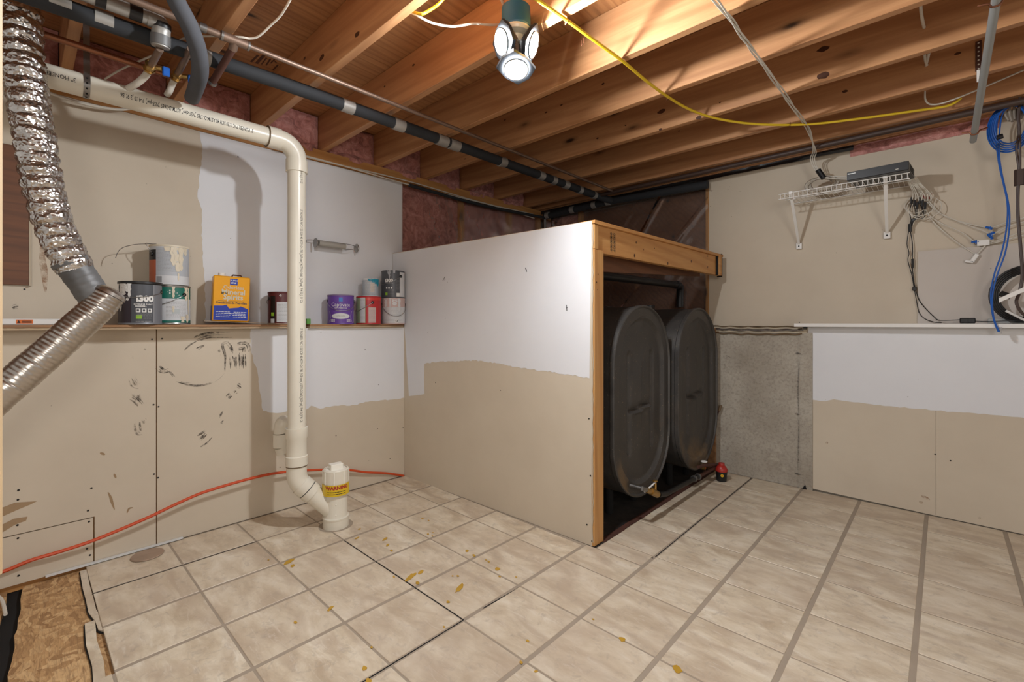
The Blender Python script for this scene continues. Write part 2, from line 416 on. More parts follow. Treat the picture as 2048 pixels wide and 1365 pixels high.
# the broken, curled edge of the tile sheet
e1 = [(-2.80, .190), (-2.62, .186), (-2.50, .187), (-2.38, .186), (-2.29, .198), (-2.22, .200), (-2.17, .225)]
e2 = [(-2.30, .176), (-2.15, .168), (-2.0, .172), (-1.88, .166)]
for e, w in ((e1, .006), (e2, .012)):
    m = MB()
    for a, b in zip(e, e[1:]):
        m.prism([(a[0], a[1]-w, -.014), (b[0], b[1]-w, -.014), (b[0], b[1]+.016, -.014), (a[0], a[1]+.016, -.014)], (0,0,.010))
    m.build('broken_edge', M['tile'], floor, 'ragged broken edge of the tile sheet')
    m = MB().tube([(a[0], a[1]-w, -.011) for a in e], .0035, 6, spline=4); m.build('broken_edge', M['blackmatte'], floor)
# dark oily slab inside the enclosure
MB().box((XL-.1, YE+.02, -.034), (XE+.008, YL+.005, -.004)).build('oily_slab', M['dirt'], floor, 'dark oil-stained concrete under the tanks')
# dried paint and drip spots
def blob(mb, c, rx, ry, ang=0, z=.0008, n=14, jag=.22):
    pts = []
    for k in range(n):
        a = 2*pi*k/n; q = 1+random.uniform(-jag, jag)
        x, y = rx*q*cos(a), ry*q*sin(a); pts.append((c[0]+x*cos(ang)-y*sin(ang), c[1]+x*sin(ang)+y*cos(ang), z))
    mb.prism(pts, (0,0,.0006))
for (px, py, r1, r2, an) in [(578,1124,.030,.014,.9),(585,1133,.014,.009,.4),(537,1121,.006,.004,0),(770,1079,.020,.008,.9),(775,1091,.014,.007,.7),(783,1102,.009,.006,0),
        (714,1077,.016,.006,1),(719,1059,.012,.006,.9),(845,1038,.009,.006,0),(857,1042,.008,.005,0),(856,1069,.010,.006,.4),(865,1073,.007,.004,0),(866,1066,.006,.004,0),
        (820,1156,.040,.013,1.0),(842,1145,.020,.011,.9),(835,1167,.012,.008,.2),(788,1155,.008,.004,0),(934,1103,.013,.008,.4),(948,1112,.012,.007,.2),(977,1124,.010,.006,.1),(972,1121,.006,.004,0),
        (995,1139,.014,.011,.5),(999,1154,.008,.005,0),(919,1177,.034,.011,1.0),(916,1153,.008,.005,0),(905,1153,.005,.004,0),(896,1205,.009,.007,0),(1032,1155,.006,.004,0),
        (662,1217,.014,.008,.9),(657,1222,.007,.005,0),(591,1246,.009,.006,0),(1244,1280,.013,.011,.4),(1355,1340,.017,.015,.4),(729,1338,.011,.008,0),(743,1296,.006,.004,0),(888,1255,.006,.004,0),(1055,1283,.007,.005,0),(1186,1240,.005,.004,0),(1042,1326,.008,.005,0),(1072,1344,.006,.006,0),(737,1363,.012,.008,0)]:
    mb = MB(); p = onZ(px, py, 0); blob(mb, (p.x, p.y), r1*.95, r2*.95, -an-.2); mb.build('paint_spot', M['puddle'], floor, 'dried yellow drip')
# rusty streak along the front of the enclosure
m = MB()
for k in range(16):
    y = YE + .10 + k*.097; m.box((XE-.02, y, -.004), (XE+.012+.004*sin(k*2.1), y+.098, .001))
m.build('rusty_edge', M['rust'], floor, 'rust-stained edge along the tank enclosure')

# ================================================================= LEFT WALL
wl = MB(); wl.box((-3.2, YN, -.03), (XL-.016, 3.75, 1.065)); wl.box((-3.2, YN, 1.065), (-3.10, 3.75, JB)); wl.box((-3.10, YN, 2.155), (XU-.004, 3.75, JB))
wall_left = tag(wl.build('wall_left', M['stud']), 'left basement wall, set back above the ledge', kind='structure')
wall_left.data.materials[0] = M['joist_y']
def pyz(p): return (p[1], p[2])
def panelX(x, pts, mat, label=None, th=.012, name='drywall_panel', parent=None):
    return MB().prism([(x, a, b) for a, b in pts], (-th, 0, 0)).build(name, mat, parent or wall_left, label)
ys = onX(313, 800, XL).y; yp = onX(188, 1035, XL).y; zp = onX(188, 1035, XL).z
g = .0022
panelX(XL, [(YN, zp+g), (yp+g, zp+g), (yp+g, .002), (ys-g, .002), (ys-g, 1.068), (YN, 1.068)], M['beige'])
panelX(XL, [(YN, .002), (yp-g, .002), (yp-g, zp-g), (YN, zp-g)], M['beige'], 'small drywall patch low on the left wall')
panelX(XL, [(ys+g, .002), (YE-.012, .002), (YE-.012, 1.068), (ys+g, 1.068)], M['beige'])
yd = onX(805, 400, XU).y; y430 = onX(430, 300, XU).y
panelX(XU, [(YN, 1.068), (y430-.0008, 1.068), (y430-.0008, 2.152), (YN, 2.152)], M['beige'])
panelX(XU, [(y430+.0008, 1.068), (yd, 1.068), (yd, 2.152), (y430+.0008, 2.152)], M['beige'])
# ragged paint coats
def rough_line(pts, step=.02, amp=.004):
    out = []
    for a, b in zip(pts, pts[1:]):
        a = Vector(a); b = Vector(b); n = max(1, int((b-a).length/step)); d = (b-a)
        nn = Vector((-d.y, d.x)).normalized() if d.length else Vector((0,0))
        for k in range(n):
            out.append(a + d*(k/n) + nn*random.uniform(-amp, amp)*(0 if k == 0 else 1))
    out.append(Vector(pts[-1])); return out
def coatX(x, ragged, rest, mat, name='paint_coat', label=None, parent=None, amp=.004):
    r = [tuple(v) for v in rough_line(ragged, .018, amp)] + rest
    return MB().prism([(x+.0009, a, b) for a, b in r], (-.0008, 0, 0)).build(name, mat, parent or wall_left, label)
fx = lambda px, py, x: (onX(px, py, x).y, onX(px, py, x).z)
coatX(XU, [fx(*p, XU) for p in [(399,262),(405,300),(403,330),(397,360),(396,400),(404,420),(403,450),(405,500),(409,560),(411,648)]], [(yd-.001, 1.075), (yd-.001, 2.150), (fx(399,262,XU)[0], 2.150)], M['white_paint'], label='white primer with a ragged left edge')
coatX(XL, [fx(*p, XL) for p in [(502,658),(500,690),(506,720),(515,745),(521,790),(526,822),(545,826),(562,826),(580,822),(610,821),(622,812),(640,818),(670,812),(700,812),(740,803),(780,800),(815,796)]], [(YE-.013, fx(815,796,XL)[1]), (YE-.013, 1.066), (fx(502,658,XL)[0], 1.066)], M['white_paint'], label='white primer over the lower drywall')
# screws, scuffs and tears
def screws(parent, plane, pts, r=.0042):
    for (px, py) in pts:
        if plane[0] == 'X': c = onX(px, py, plane[1]); m = MB().tube([c+Vector((-.001,0,0)), c+Vector((.0012,0,0))], r, 8)
        else: c = onY(px, py, plane[1]); m = MB().tube([c+Vector((0,.001,0)), c+Vector((0,-.0012,0))], r, 8)
        m.build('screw', M['black'], parent)
screws(wall_left, ('X', XL), [(304,679),(324,678),(307,810),(317,814),(36,1077),(37,1152),(174,1098),(178,1044),(176,1022),(180,1111),(36,1000),(37,981),(35,1051),(183,977),(308,949),(316,956),(540,655)])
screws(wall_left, ('X', XL), [(560,935),(672,872),(730,700),(692,1005),(755,858),(806,856),(757,770),(780,918)], .003)
screws(wall_left, ('X', XU), [(49,579),(800,366),(476,314)], .004)
def strokes(parent, fn, nrm, items, mat, name='scuff', th=.0007, split=True):
    for (path, w) in items:
        m = MB(); runs = [(0, 0, 1, w)]
        if split and w > .0045:
            runs = []
            for q in range(max(4, int(w/.0013))):
                a = random.uniform(0, .45); runs.append((random.uniform(-.85, .85)*w, a, min(1, a+random.uniform(.4, .7)), random.uniform(.0010, .0032)))
        p0 = [fn(*q) for q in path]; p0, _ = smooth_path(p0, 8)
        for (off, a, b, ww0) in runs:
            p = p0[int(a*(len(p0)-1)):max(int(b*(len(p0)-1))+1, int(a*(len(p0)-1))+3)]; N = len(p); vs = []
            if N < 2: continue
            for k in range(N):
                t = (p[min(k+1,N-1)]-p[max(k-1,0)]).normalized(); n = nrm.cross(t); ww = ww0*(.15+.85*sin(pi*min(1, max(0, (k+.4)/(N-.2)))))
                vs += [p[k]+n*(off+ww)+nrm*th, p[k]+n*(off-ww)+nrm*th]
            m.add(vs, [[2*k, 2*k+1, 2*k+3, 2*k+2] for k in range(N-1)])
        m.build(name, mat, parent)
NX = Vector((1,0,0)); NY = Vector((0,-1,0))
fL = lambda a, b: onX(a, b, XL); fU = lambda a, b: onX(a, b, XU)
strokes(wall_left, fL, NX, [
    ([(390,680),(420,670),(468,670)], .020), ([(368,702),(385,688),(400,680)], .005), ([(393,699),(409,690)], .009), ([(316,733),(326,742),(338,739)], .016), ([(338,742),(350,757)], .006),
    ([(350,761),(375,769),(400,771),(430,763),(448,747)], .006), ([(352,762),(372,767),(392,767)], .006), ([(448,747),(450,715),(444,690),(455,684)], .008), ([(452,684),(462,696),(466,708)], .012), ([(474,694),(490,692),(494,705)], .026),
    ([(468,712),(472,738)], .014), ([(480,706),(482,738)], .012), ([(490,706),(489,738)], .012), ([(462,712),(461,740)], .008), ([(455,797),(463,789)], .020), ([(468,786),(473,783)], .012), ([(474,770),(484,775)], .014),
    ([(396,875),(414,863)], .018), ([(400,880),(412,868)], .012), ([(400,893),(415,884),(425,873)], .007), ([(437,838),(447,823)], .006), ([(440,848),(448,841)], .006)], M['scuff'])
strokes(wall_left, fL, NX, [
    ([(262,712),(264,720)], .008), ([(262,757),(270,770),(282,772)], .020), ([(260,792),(272,800),(284,812)], .018), ([(276,790),(284,802)], .012), ([(275,845),(277,864),(284,864)], .018), ([(287,838),(291,848)], .010),
    ([(288,698),(294,703)], .005), ([(560,778),(572,774)], .010), ([(436,700),(438,712)], .01)], M['scufflight'])
strokes(wall_left, fL, NX, [([(216,985),(221,995),(224,1005),(229,1020)], .005), ([(200,906),(210,910)], .005), ([(228,948),(232,957)], .004), ([(254,1027),(258,1018),(266,1016)], .004)], M['tear'], 'paper_tear', split=False)
strokes(wall_left, fU, NX, [([(83,485),(85,520),(89,550),(91,585)], .012)], M['stain'], 'water_stain', split=False)
strokes(wall_left, fU, NX, [([(24,616),(38,612)], .012)], M['scuff'])
for pts in ([(4,1016),(30,1006),(74,1003),(60,1010),(40,1018),(4,1034)], [(4,1050),(28,1038),(55,1034),(52,1042),(30,1050),(4,1066)]):
    MB().prism([onX(a, b, XL)+Vector((.001,0,0)) for a, b in pts], (-.0008,0,0)).build('paper_tear', M['tear'], wall_left, 'torn drywall paper')
# studs and pink batts in the open bays right of the drywall
def lumpy(mb, o, u, v, nrm, nu, nv, amp, edge=.02, seed=0, sc=7.0, back=.05):
    """bulging quilted face from corner o spanning u and v, displaced along nrm, closed at the back"""
    o, u, v, nrm = Vector(o), Vector(u), Vector(v), Vector(nrm); vs = []
    for i in range(nu+1):
        for j in range(nv+1):
            a, b = i/nu, j/nv; p = o+u*a+v*b
            e = min(1, min(a, 1-a)*u.length/edge*.5, min(b, 1-b)*v.length/edge*.5); e = max(0, e)**.5
            d = amp*(.55 + .8*noise.noise(p*sc+Vector((seed,0,0))) + .35*noise.noise(p*sc*3.1)); vs.append(p + nrm*(d*e))
    fs = [[i*(nv+1)+j, (i+1)*(nv+1)+j, (i+1)*(nv+1)+j+1, i*(nv+1)+j+1] for i in range(nu) for j in range(nv)]
    mb.add(vs, fs, True)
    c = [o-nrm*back, o+u-nrm*back, o+u+v-nrm*back, o+v-nrm*back, o, o+u, o+u+v, o+v]
    mb.add(c, [[0,1,2,3], [0,1,5,4], [1,2,6,5], [2,3,7,6], [3,0,4,7]])
studs_y = [onX(925, 430, XU-.01).y, onX(1021, 440, XU-.01).y, 3.60]
prev = yd - .03
for k, y in enumerate(studs_y):
    MB().box((-3.095, y-.019, 1.066), (XU-.008, y+.019, 2.155), bev=.002).build('stud', M['stud'], wall_left)
    m = MB(); lumpy(m, (XU-.050, prev+.02, 1.068), (0, y-prev-.042, 0), (0,0,1.085), (1,0,0), 14, 34, .03, .03, k*5)
    m.build('insulation_batt', M['pink'], wall_left); prev = y
# clear plastic stapled over the bays
def sheet(fn, nu, nv):
    vs = [fn(i/nu, j/nv) for i in range(nu+1) for j in range(nv+1)]
    m = MB(); m.add(vs, [[i*(nv+1)+j, (i+1)*(nv+1)+j, (i+1)*(nv+1)+j+1, i*(nv+1)+j+1] for i in range(nu) for j in range(nv)], True); return m
def f(a, b):
    y = yd-.01 + (3.60-yd+.01)*a; z = 1.07+1.08*b; d = .010 + .006*noise.noise(Vector((y*3, z*2, 0))) + .004*noise.noise(Vector((y*14+z*6, z*3, 5)))
    return Vector((XU-.004+d*.8, y, z))
sheet(f, 70, 40).build('vapour_sheet', M['polyhaze'], wall_left, 'clear plastic sheet over pink insulation')

# ================================================================= BACK WALL
wb = MB(); wb.box((-3.2, YL+.016, -.03), (XR, 3.78, 1.062)); wb.box((-3.2, 3.72, 1.062), (XR, 3.78, JB)); wb.box((-3.1, YU+.004, 2.165), (XR, 3.72, 2.222))
wall_back = tag(wb.build('wall_back', M['concrete']), 'back basement wall, concrete below and framed above', kind='structure')
xd = onY(1615, 800, YL).x
xc = onY(1433, 800, YL).x; xu = onY(1418, 500, YU).x
def panelY(y, pts, mat, label=None, th=.012, name='drywall_panel', parent=None):
    return MB().prism([(a, y, b) for a, b in pts], (0, th, 0)).build(name, mat, parent or wall_back, label)
rg = [(v.x, v.y) for v in rough_line([(xd, 1.072), (xd, .012)], .02, .0025)]
xm = onY(1872, 1000, YL).x
panelY(YL, rg + [(xm-.0006, .004), (xm-.0006, 1.072)], M['beige'])
panelY(YL, [(xm+.0006, .004), (XR, .004), (XR, 1.072), (xm+.0006, 1.072)], M['beige'])
fy = lambda px, py, y: (onY(px, py, y).x, onY(px, py, y).z)
r = [tuple(v) for v in rough_line([fy(*p, YL) for p in [(1617,800),(1650,803),(1668,799),(1700,804),(1760,811),(1830,818),(1905,824),(1980,830),(2048,836)]], .02, .003)]
MB().prism([(a, YL-.0009, b) for a, b in r + [(XR-.01, r[-1][1]-.02), (XR-.01, 1.0715), (r[0][0], 1.0715)]], (0, .0008, 0)).build('paint_coat', M['white_paint'], wall_back, 'white primer above a ragged edge')
panelY(YU, [(xu, 1.075), (XR, 1.075), (XR, 2.20), (xu, 2.215)], M['beige'])
x0 = onY(1836, 600, YU).x; zt = onY(1842, 503, YU-.014).z
r = [tuple(v) for v in rough_line([(x0, 1.08), (x0, zt), (XR, zt-.0)], .03, .003)]
panelY(YU-.014, r + [(XR, 1.08)], M['grey_paint'], 'newer drywall patch screwed over the upper wall', .013)
# concrete face below the ledge, with tie holes and the rough form joint
cf = MB(); nu, nv = 60, 50
def cfn(a, b):
    x = xc-.02 + (xd+.03-xc+.02)*a; z = .0 + 1.035*b; xj = onY(1597, 800, YL).x
    d = .0025*noise.noise(Vector((x*9, 0, z*9))) + .0015*noise.noise(Vector((x*40, 3, z*40)))
    if x > xj: d += .006
    return Vector((x, YL+.004-d-.003, z))
sheet(cfn, nu, nv).build('concrete_face', M['concrete'], wall_back, 'rough grey concrete with a form joint')
strokes(wall_back, lambda a, b: onY(a, b, YL-.004), NY, [([(1599,720),(1596,780),(1598,830)], .004), ([(1598,840),(1597,900),(1596,940)], .004), ([(1590,707),(1604,709)], .008), ([(1590,829),(1605,828)], .009), ([(1590,948),(1604,950)], .009), ([(1452,711),(1462,716)], .003)], M['scuff'], 'form_mark', .004)
MB().prism([(onY(1612,970,YL).x-.02, YL-.012, .0), (onY(1612,970,YL).x+.005, YL-.012, 0), (onY(1612,970,YL).x-.004, YL-.012, .03)], (0,.01,0)).build('corner_gap', M['blackmatte'], wall_back)
# sill ledge: folded plastic and lumber ends above the concrete
m = MB().box((xc-.03, YL-.006, 1.030), (xd-.004, YU, 1.052)); m.build('sill_board', M['gypsum'], wall_back)
m = MB().box((xc-.03, YL-.002, 1.056), (xd-.03, YU, 1.072)); m.build('sill_board', M['gypsum'], wall_back)
for k, (z, mt, w) in enumerate([(1.078, 'prim', .003), (1.058, 'brown', .0025), (1.026, 'prim', .005), (1.052, 'poly', .006)]):
    m = MB().tube([(xc-.03+(xd-xc)*q/14, YL-.012-.004*sin(q*1.7), z+.004*sin(q*2.3)-.006*sin(q/14*pi)) for q in range(15)], w, 8, spline=3); m.build('folded_plastic', M[mt], wall_back)
m = MB().tube([(xc-.02+(xd-xc)*q/12, YL-.011-.002*sin(q*2.2), 1.049-.004*sin(q/12*pi)+.002*sin(q*1.3)) for q in range(13)], .0035, 6, spline=3); m.build('folded_plastic', M['glass'], wall_back)
# brown board at the edge of the enclosure opening
MB().box((onY(1416, 800, YL-.02).x, YL-.024, .0), (xc, YL-.002, 1.06), bev=.001).build('backer_board', M['hardboard'], wall_back, 'narrow brown board beside the tank opening')
MB().box((XL, YL-.012, .0), (onY(1416, 800, YL-.02).x, YL-.004, 1.06)).build('backer_board', M['hardboard'], wall_back)
# open bays behind the enclosure: studs, batts, clear plastic
xs = [onY(1090, 450, YU).x, onY(1158, 440, YU).x, xu-.012]
prev = -2.98
for k, x in enumerate(xs):
    MB().box((x-.017, YU+.005, 1.063), (x+.017, 3.72, 2.165), bev=.002).build('stud', M['stud'], wall_back)
    if x-prev > .08:
        m = MB(); lumpy(m, (prev+.02, YU+.052, 1.065), (x-prev-.04, 0, 0), (0,0,1.09), (0,-1,0), 12, 30, .03, .03, k*3+40); m.build('insulation_batt', M['pink' if k < 2 else 'plydark'], wall_back)
    prev = x
def f(a, b):
    x = -2.97 + (xu-.004+2.97)*a; z = 1.05+1.11*b
    fold = .012*math.exp(-((x+1.55)-(z-1.8)*.9)**2/.0009) + .010*math.exp(-((x+1.85)-(z-1.9)*.6)**2/.0006)*(z > 1.8)
    d = .010 + .012*noise.noise(Vector((x*3, z*2, 9))) + .004*noise.noise(Vector((x*12-z*9, z*2, 2))) + fold
    return Vector((x, YU+.003-d, z))
sheet(f, 110, 50).build('vapour_sheet', M['poly'], wall_back, 'clear wrinkled plastic sheet over the framing')
screws(wall_back, ('Y', YL), [(1621,682),(1623,780),(1621,864),(1622,984),(1870,909),(1873,1037),(1901,922)], .004)
screws(wall_back, ('Y', YU), [(1424,382),(1419,645),(1963,522),(1599,645)], .004)
strokes(wall_back, lambda a, b: onY(a, b, YL), NY, [([(1772,738),(1800,724),(1838,702)], .0022), ([(1800,762),(1850,740),(1878,725)], .0016), ([(1961,718),(1980,722)], .003), ([(1672,724),(1682,725)], .003), ([(1986,796),(1994,797)], .002)], M['scufflight'])
strokes(wall_back, lambda a, b: onY(a, b, YL), NY, [([(2010,675),(2022,684),(2030,672)], .016), ([(1652,884),(1655,888)], .008), ([(1842,992),(1860,1000)], .008), ([(1954,1035),(1962,1036)], .01), ([(1838,1004),(1846,1006)], .008)], M['stain'], 'stain', split=False)

# ================================================================= CEILING
ceiling = tag(MB().box((-3.2, YN, JT+.020), (XR, 3.78, JT+.05)).build('ceiling', M['ply']), 'open basement ceiling of joists under plywood', kind='structure')
xs = [-3.19, -2.15, -.93, .29, 1.51, XR]
for a, b in zip(xs, xs[1:]):
    MB().box((a+.001, YN, JT), (b-.001, 3.77, JT+.019)).build('plywood_sheet', M['ply'], ceiling)
JY = [.165 + .408*k for k in range(-4, 9)]
for y in JY:
    MB().box((-3.10, y-.038, JB), (XR, y, JT-.0005), bev=.002).build('joist', M['joist'], ceiling)
def joist_at(px, py):
    for y in JY:
        if y < .3: continue
        c = onY(px, py, y-.0383)
        if JB-.001 <= c.z <= JT: return c
for (px, py, q) in [(1323,223,.022),(1321,259,.010),(1397,235,.016),(1251,251,.006),(1195,277,.008),(1206,168,.009),(1123,210,.008),(1646,151,.026),(1690,183,.012),(1915,107,.010),(1646,98,.02),(714,69,.018),(643,116,.020),(609,117,.012),(827,130,.009),(769,173,.008),(1092,225,.008),(1358,262,.006),(1010,240,.008),(1440,205,.006),(740,355,.006),(930,318,.007)]:
    c = joist_at(px, py)
    if c is None: continue
    m = MB(); n = 10; pts = [c+Vector((q*1.15*cos(2*pi*k/n)*random.uniform(.75,1.2), 0, q*.62*sin(2*pi*k/n)*random.uniform(.75,1.2))) for k in range(n)]
    m.prism(pts, (0, .0006, 0)); m.build('knot', M['knot'], ceiling)
# a doubled edge joist close to the back wall
MB().box((-3.10, 3.56, JB), (XR, 3.598, JT-.0005), bev=.002).build('joist', M['joist'], ceiling)
MB().box((-3.14, YN, JB), (-3.101, 3.77, JT-.0005)).build('rim_board', M['joist_y'], ceiling)
for k, (a, b) in enumerate(zip(JY, JY[1:])):
    m = MB(); lumpy(m, (-3.02, a+.003, JB-.01), (0, b-a-.044, 0), (0,0,JT-JB+.005), (1,0,0), 12, 10, .055, .03, k*9+3, 8, .06)
    m.build('insulation_batt', M['pink'], ceiling, 'pink batt stuffed between joists at the wall')
    m = MB(); lumpy(m, (-3.0, a+.03, JB-.040), (0, b-a-.10, 0), (0,0,.075), (1,0,0), 12, 4, .045, .03, k*7+31, 12, .03)
    m.build('insulation_batt', M['pink'], ceiling)
# rust coloured stencil on the plywood and tags on joists
m = MB()
for (x0, y0, x1, y1, w) in [(502,124,516,111,.010),(513,127,528,111,.014),(523,129,533,116,.006),(532,131,541,118,.007),(541,127,549,119,.006),(546,140,556,130,.007),(553,143,571,129,.014),(560,153,563,143,.006),(548,121,553,126,.006),
        (197,2,198,13,.012),(207,9,208,14,.007),(218,12,219,19,.007),(226,17,228,23,.006),(236,20,238,26,.007),(246,25,248,31,.006),(266,37,269,28,.011),(275,36,277,42,.006)]:
    p = onZ(x0, y0, JT-.001); q = onZ(x1, y1, JT-.001); d = (q-p).normalized(); n_ = Vector((-d.y, d.x, 0))*w/2; m.prism([p-n_, q-n_, q+n_, p+n_], (0,0,.0008))
m.build('stencil', M['knot'], ceiling, 'faint illegible stencil marks on the plywood')
# pink batt and dark plastic tucked over the back wall
m = MB(); xa = onY(1700, 290, YU-.01).x
lumpy(m, (xa, YU-.004, 2.165), (.66, 0, 0), (0,0,.070), (0,-1,0), 34, 8, .060, .03, 77, 11, .02); m.build('insulation_batt', M['pink'], wall_back, 'pink insulation spilling over the wall top')
def f(a, b):
    x = -3.05 + (xa+.02+3.05)*a; z = 2.20+.05*b; return Vector((x, YU-.03-.012*noise.noise(Vector((x*5, b*2, 1))), z+.008*noise.noise(Vector((x*4, 0, 7)))))
sheet(f, 60, 3).build('black_plastic', M['darkpoly'], wall_back, 'dark plastic over the top plate')
MB().box((-3.0, 3.605, JB-.002), (XR, 3.71, JB+.03)).build('top_plate', M['joist'], wall_back)

# plywood covering an opening, left of the foil duct
pts = [onX(a, b, XU+.001) for a, b in [(58,420),(57,571)]]
yq, z0 = pts[0].y, pts[1].z; z1 = onX(30, 293, XU).z
MB().box((XU+.002, YN, z0), (XU+.016, yq, z1), bev=.001).build('plywood_panel', M['plydark'], wall_left, 'dark plywood panel over an opening')
MB().box((XU+.001, yq, z0-.004), (XU+.018, yq+.007, z1)).build('panel_edge', M['gypsum'], wall_left)

# ================================================================= TANK ENCLOSURE
enc = T('tank_enclosure', 'white and beige drywall box with lumber frame around two black tanks', 'enclosure', (-2.0, 2.0, 0))
pa = Vector((XL+.001, 1.892, 0)); pb = Vector((XE-.012, 1.926, 0)); dirp = (pb-pa).normalized(); nrm = Vector((dirp.y, -dirp.x, 0))
ztop = 1.603
def onP(px, py):                                        # point on the enclosure's side face
    r = Vector(ray(px, py)); o = Vector((0,0,EYE)); t = (pa-o).dot(nrm)/r.dot(nrm); return o + r*t
r_ = rough_line([(0, 0)], .1) ; 
pts = [pa, pb]
rgt = [pb + Vector((random.uniform(-.004, .003), 0, z*ztop/22)) for z in range(23)]
pu = pa - dirp*.142
poly = [pa] + rgt + [pu+Vector((0,0,ztop+.012)), pu+Vector((0,0,1.098)), pa+Vector((0,0,1.098))]
m = MB().prism(poly, tuple(-nrm*.0125)); side = part(m, 'side_panel', M['beige'], enc)
b = [onP(*p) for p in [(849,790),(848,760),(849,728),(875,724),(905,723),(935,721),(960,722),(1000,728),(1030,735),(1060,739),(1100,744),(1140,750),(1179,757)]]
bb = []
for p, q in zip(b, b[1:]):
    n = max(1, int((q-p).length/.015))
    for k in range(n): bb.append(p+(q-p)*(k/n)+Vector((0,0,random.uniform(-.004,.004))))
bb.append(b[-1]); lo = onP(818, 793)
pl = [lo] + bb + [pb+dirp*-.003+Vector((0,0,ztop-.002)), pu+dirp*.002+Vector((0,0,ztop+.008)), pu+dirp*.002+Vector((0,0,1.100)), pa+dirp*.002+Vector((0,0,1.100))]
m = MB().prism([p+nrm*.0008 for p in pl], tuple(-nrm*.0007)); part(m, 'paint_coat', M['white_paint'], enc, 'white primer with a ragged lower edge')
m = MB()
for p in [(1174,1050),(1184,1083),(1178,838),(1181,952)]: 
    c = onP(*p); m = MB().tube([c-nrm*.001, c+nrm*.0014], .004, 8); part(m, 'screw', M['black'], enc)
for p in [(871,766),(1001,781),(1053,540),(890,560),(1134,616)]:
    c = onP(*p); m = MB().tube([c-nrm*.001, c+nrm*.0012], .003, 7); part(m, 'nail_dimple', M['black'], enc)
for a, b_ in [((886,562),(890,554)), ((1133,610),(1134,622)), ((1051,536),(1054,544))]:
    m = MB().tube([onP(*a)+nrm*.001, onP(*b_)+nrm*.001], .0018, 5); part(m, 'nick', M['blackmatte'], enc)
# torn paper strip along the cut drywall edge
m = MB().tube([pb+nrm*.001+Vector((.003+random.uniform(-.002,.003), 0, .02+k*(ztop-.04)/40)) for k in range(41)], .0028, 5); part(m, 'ragged_edge', M['gypsum'], enc)
m = MB().tube([pb+nrm*-.006+Vector((.004+random.uniform(-.002,.002), 0, .5+k*(ztop-.55)/30)) for k in range(31)], .0025, 5); part(m, 'ragged_edge', M['red'], enc, 'red-brown torn paper edge')
# framing
y0 = pb.y + .002
m = MB().box((XE-.040, y0, .0), (XE, y0+.084, 1.462), bev=.002); part(m, 'corner_post', M['stud'], enc)
m = MB().box((XE-.085, y0-.001, .0), (XE-.0395, y0+.038, 1.56), bev=.002); part(m, 'corner_post', M['stud'], enc)
m = MB().box((XE-.040, y0, 1.464), (XE, y0+.036, 1.586), bev=.002); part(m, 'cripple', M['stud'], enc)
def skew(m, x0, x1, ya, yb):                               # the header runs slightly outward toward the back wall
    for v in m.v: v.x += .050*(v.y-ya)/(yb-ya)
    return m
ye_ = 3.56
m = skew(MB().box((XE-.052, y0+.036, 1.452), (XE-.014, ye_, 1.588), bev=.002), 0, 0, y0, ye_); part(m, 'header', M['joist_y'], enc)
m = skew(MB().box((XE-.088, y0-.002, 1.5885), (XE+.003, ye_+.02, 1.606), bev=.001), 0, 0, y0, ye_); part(m, 'top_plate', M['joist_y'], enc)
m = skew(MB().box((XE-.030, ye_-.055, 1.448), (XE+.004, ye_-.012, 1.605), bev=.001), 0, 0, y0, ye_); part(m, 'header_end', M['joist_y'], enc)
m = skew(MB().box((XE-.020, ye_-.080, 1.450), (XE-.004, ye_-.056, 1.588)), 0, 0, y0, ye_); part(m, 'tar_patch', M['blackmatte'], enc, 'black tar smear on the header')
m = skew(MB().box((XE-.031, ye_-.011, 1.440), (XE+.006, ye_-.007, 1.610)), 0, 0, y0, ye_); part(m, 'metal_edge', M['blackmatte'], enc)
q1_ = pu-nrm*.0135+Vector((0,0,1.583)); q2_ = pb-dirp*.03-nrm*.0135+Vector((0,0,1.571)); m = MB().prism([q1_, q2_, q2_-nrm*.036, q1_-nrm*.036], (0,0,.036)); part(m, 'top_plate', M['joist'], enc)
m = MB().prism([(XE-.10, y0+.02, 1.365), (XE-.10, YL-.02, 1.452), (XE-.10, YL-.02, 1.50), (XE-.10, y0+.02, 1.55)], (-.02,0,0)); part(m, 'inner_board', M['plydark'], enc)
m = MB().box((-2.35, y0, 1.47), (-2.31, YL-.02, 1.60), bev=.002); part(m, 'cross_board', M['joist_y'], enc)
m = MB().box((XL+.03, y0+.001, 1.46), (XE-.09, y0+.02, 1.56), bev=.002); part(m, 'inner_board', M['joist'], enc)
def f(a, b):
    y = y0+.03+(YL-.04-y0-.03)*a; z = .0+1.50*b; return Vector((-2.25+.02*noise.noise(Vector((y*4, z*2, 3))), y, z))
part(sheet(f, 30, 16), 'black_plastic', M['blackmatte'], enc, 'black plastic hanging behind the tanks')
# grade stamp
m = MB()
for k, (tx, z) in enumerate([('60', .020), ('60', -.002), ('60', -.026), ('60', -.050)]):
    for dy in (0, .03):
        put_text(m, tx, .028, lambda x, y, dy=dy, z=z: Vector((XE-.0135+.050*(.20+dy)/(ye_-y0), y0+.17+dy-y, 1.535+z+x)), .0006)
part(m, 'grade_stamp', M['prim'], enc, 'stencilled grade stamp on the header')
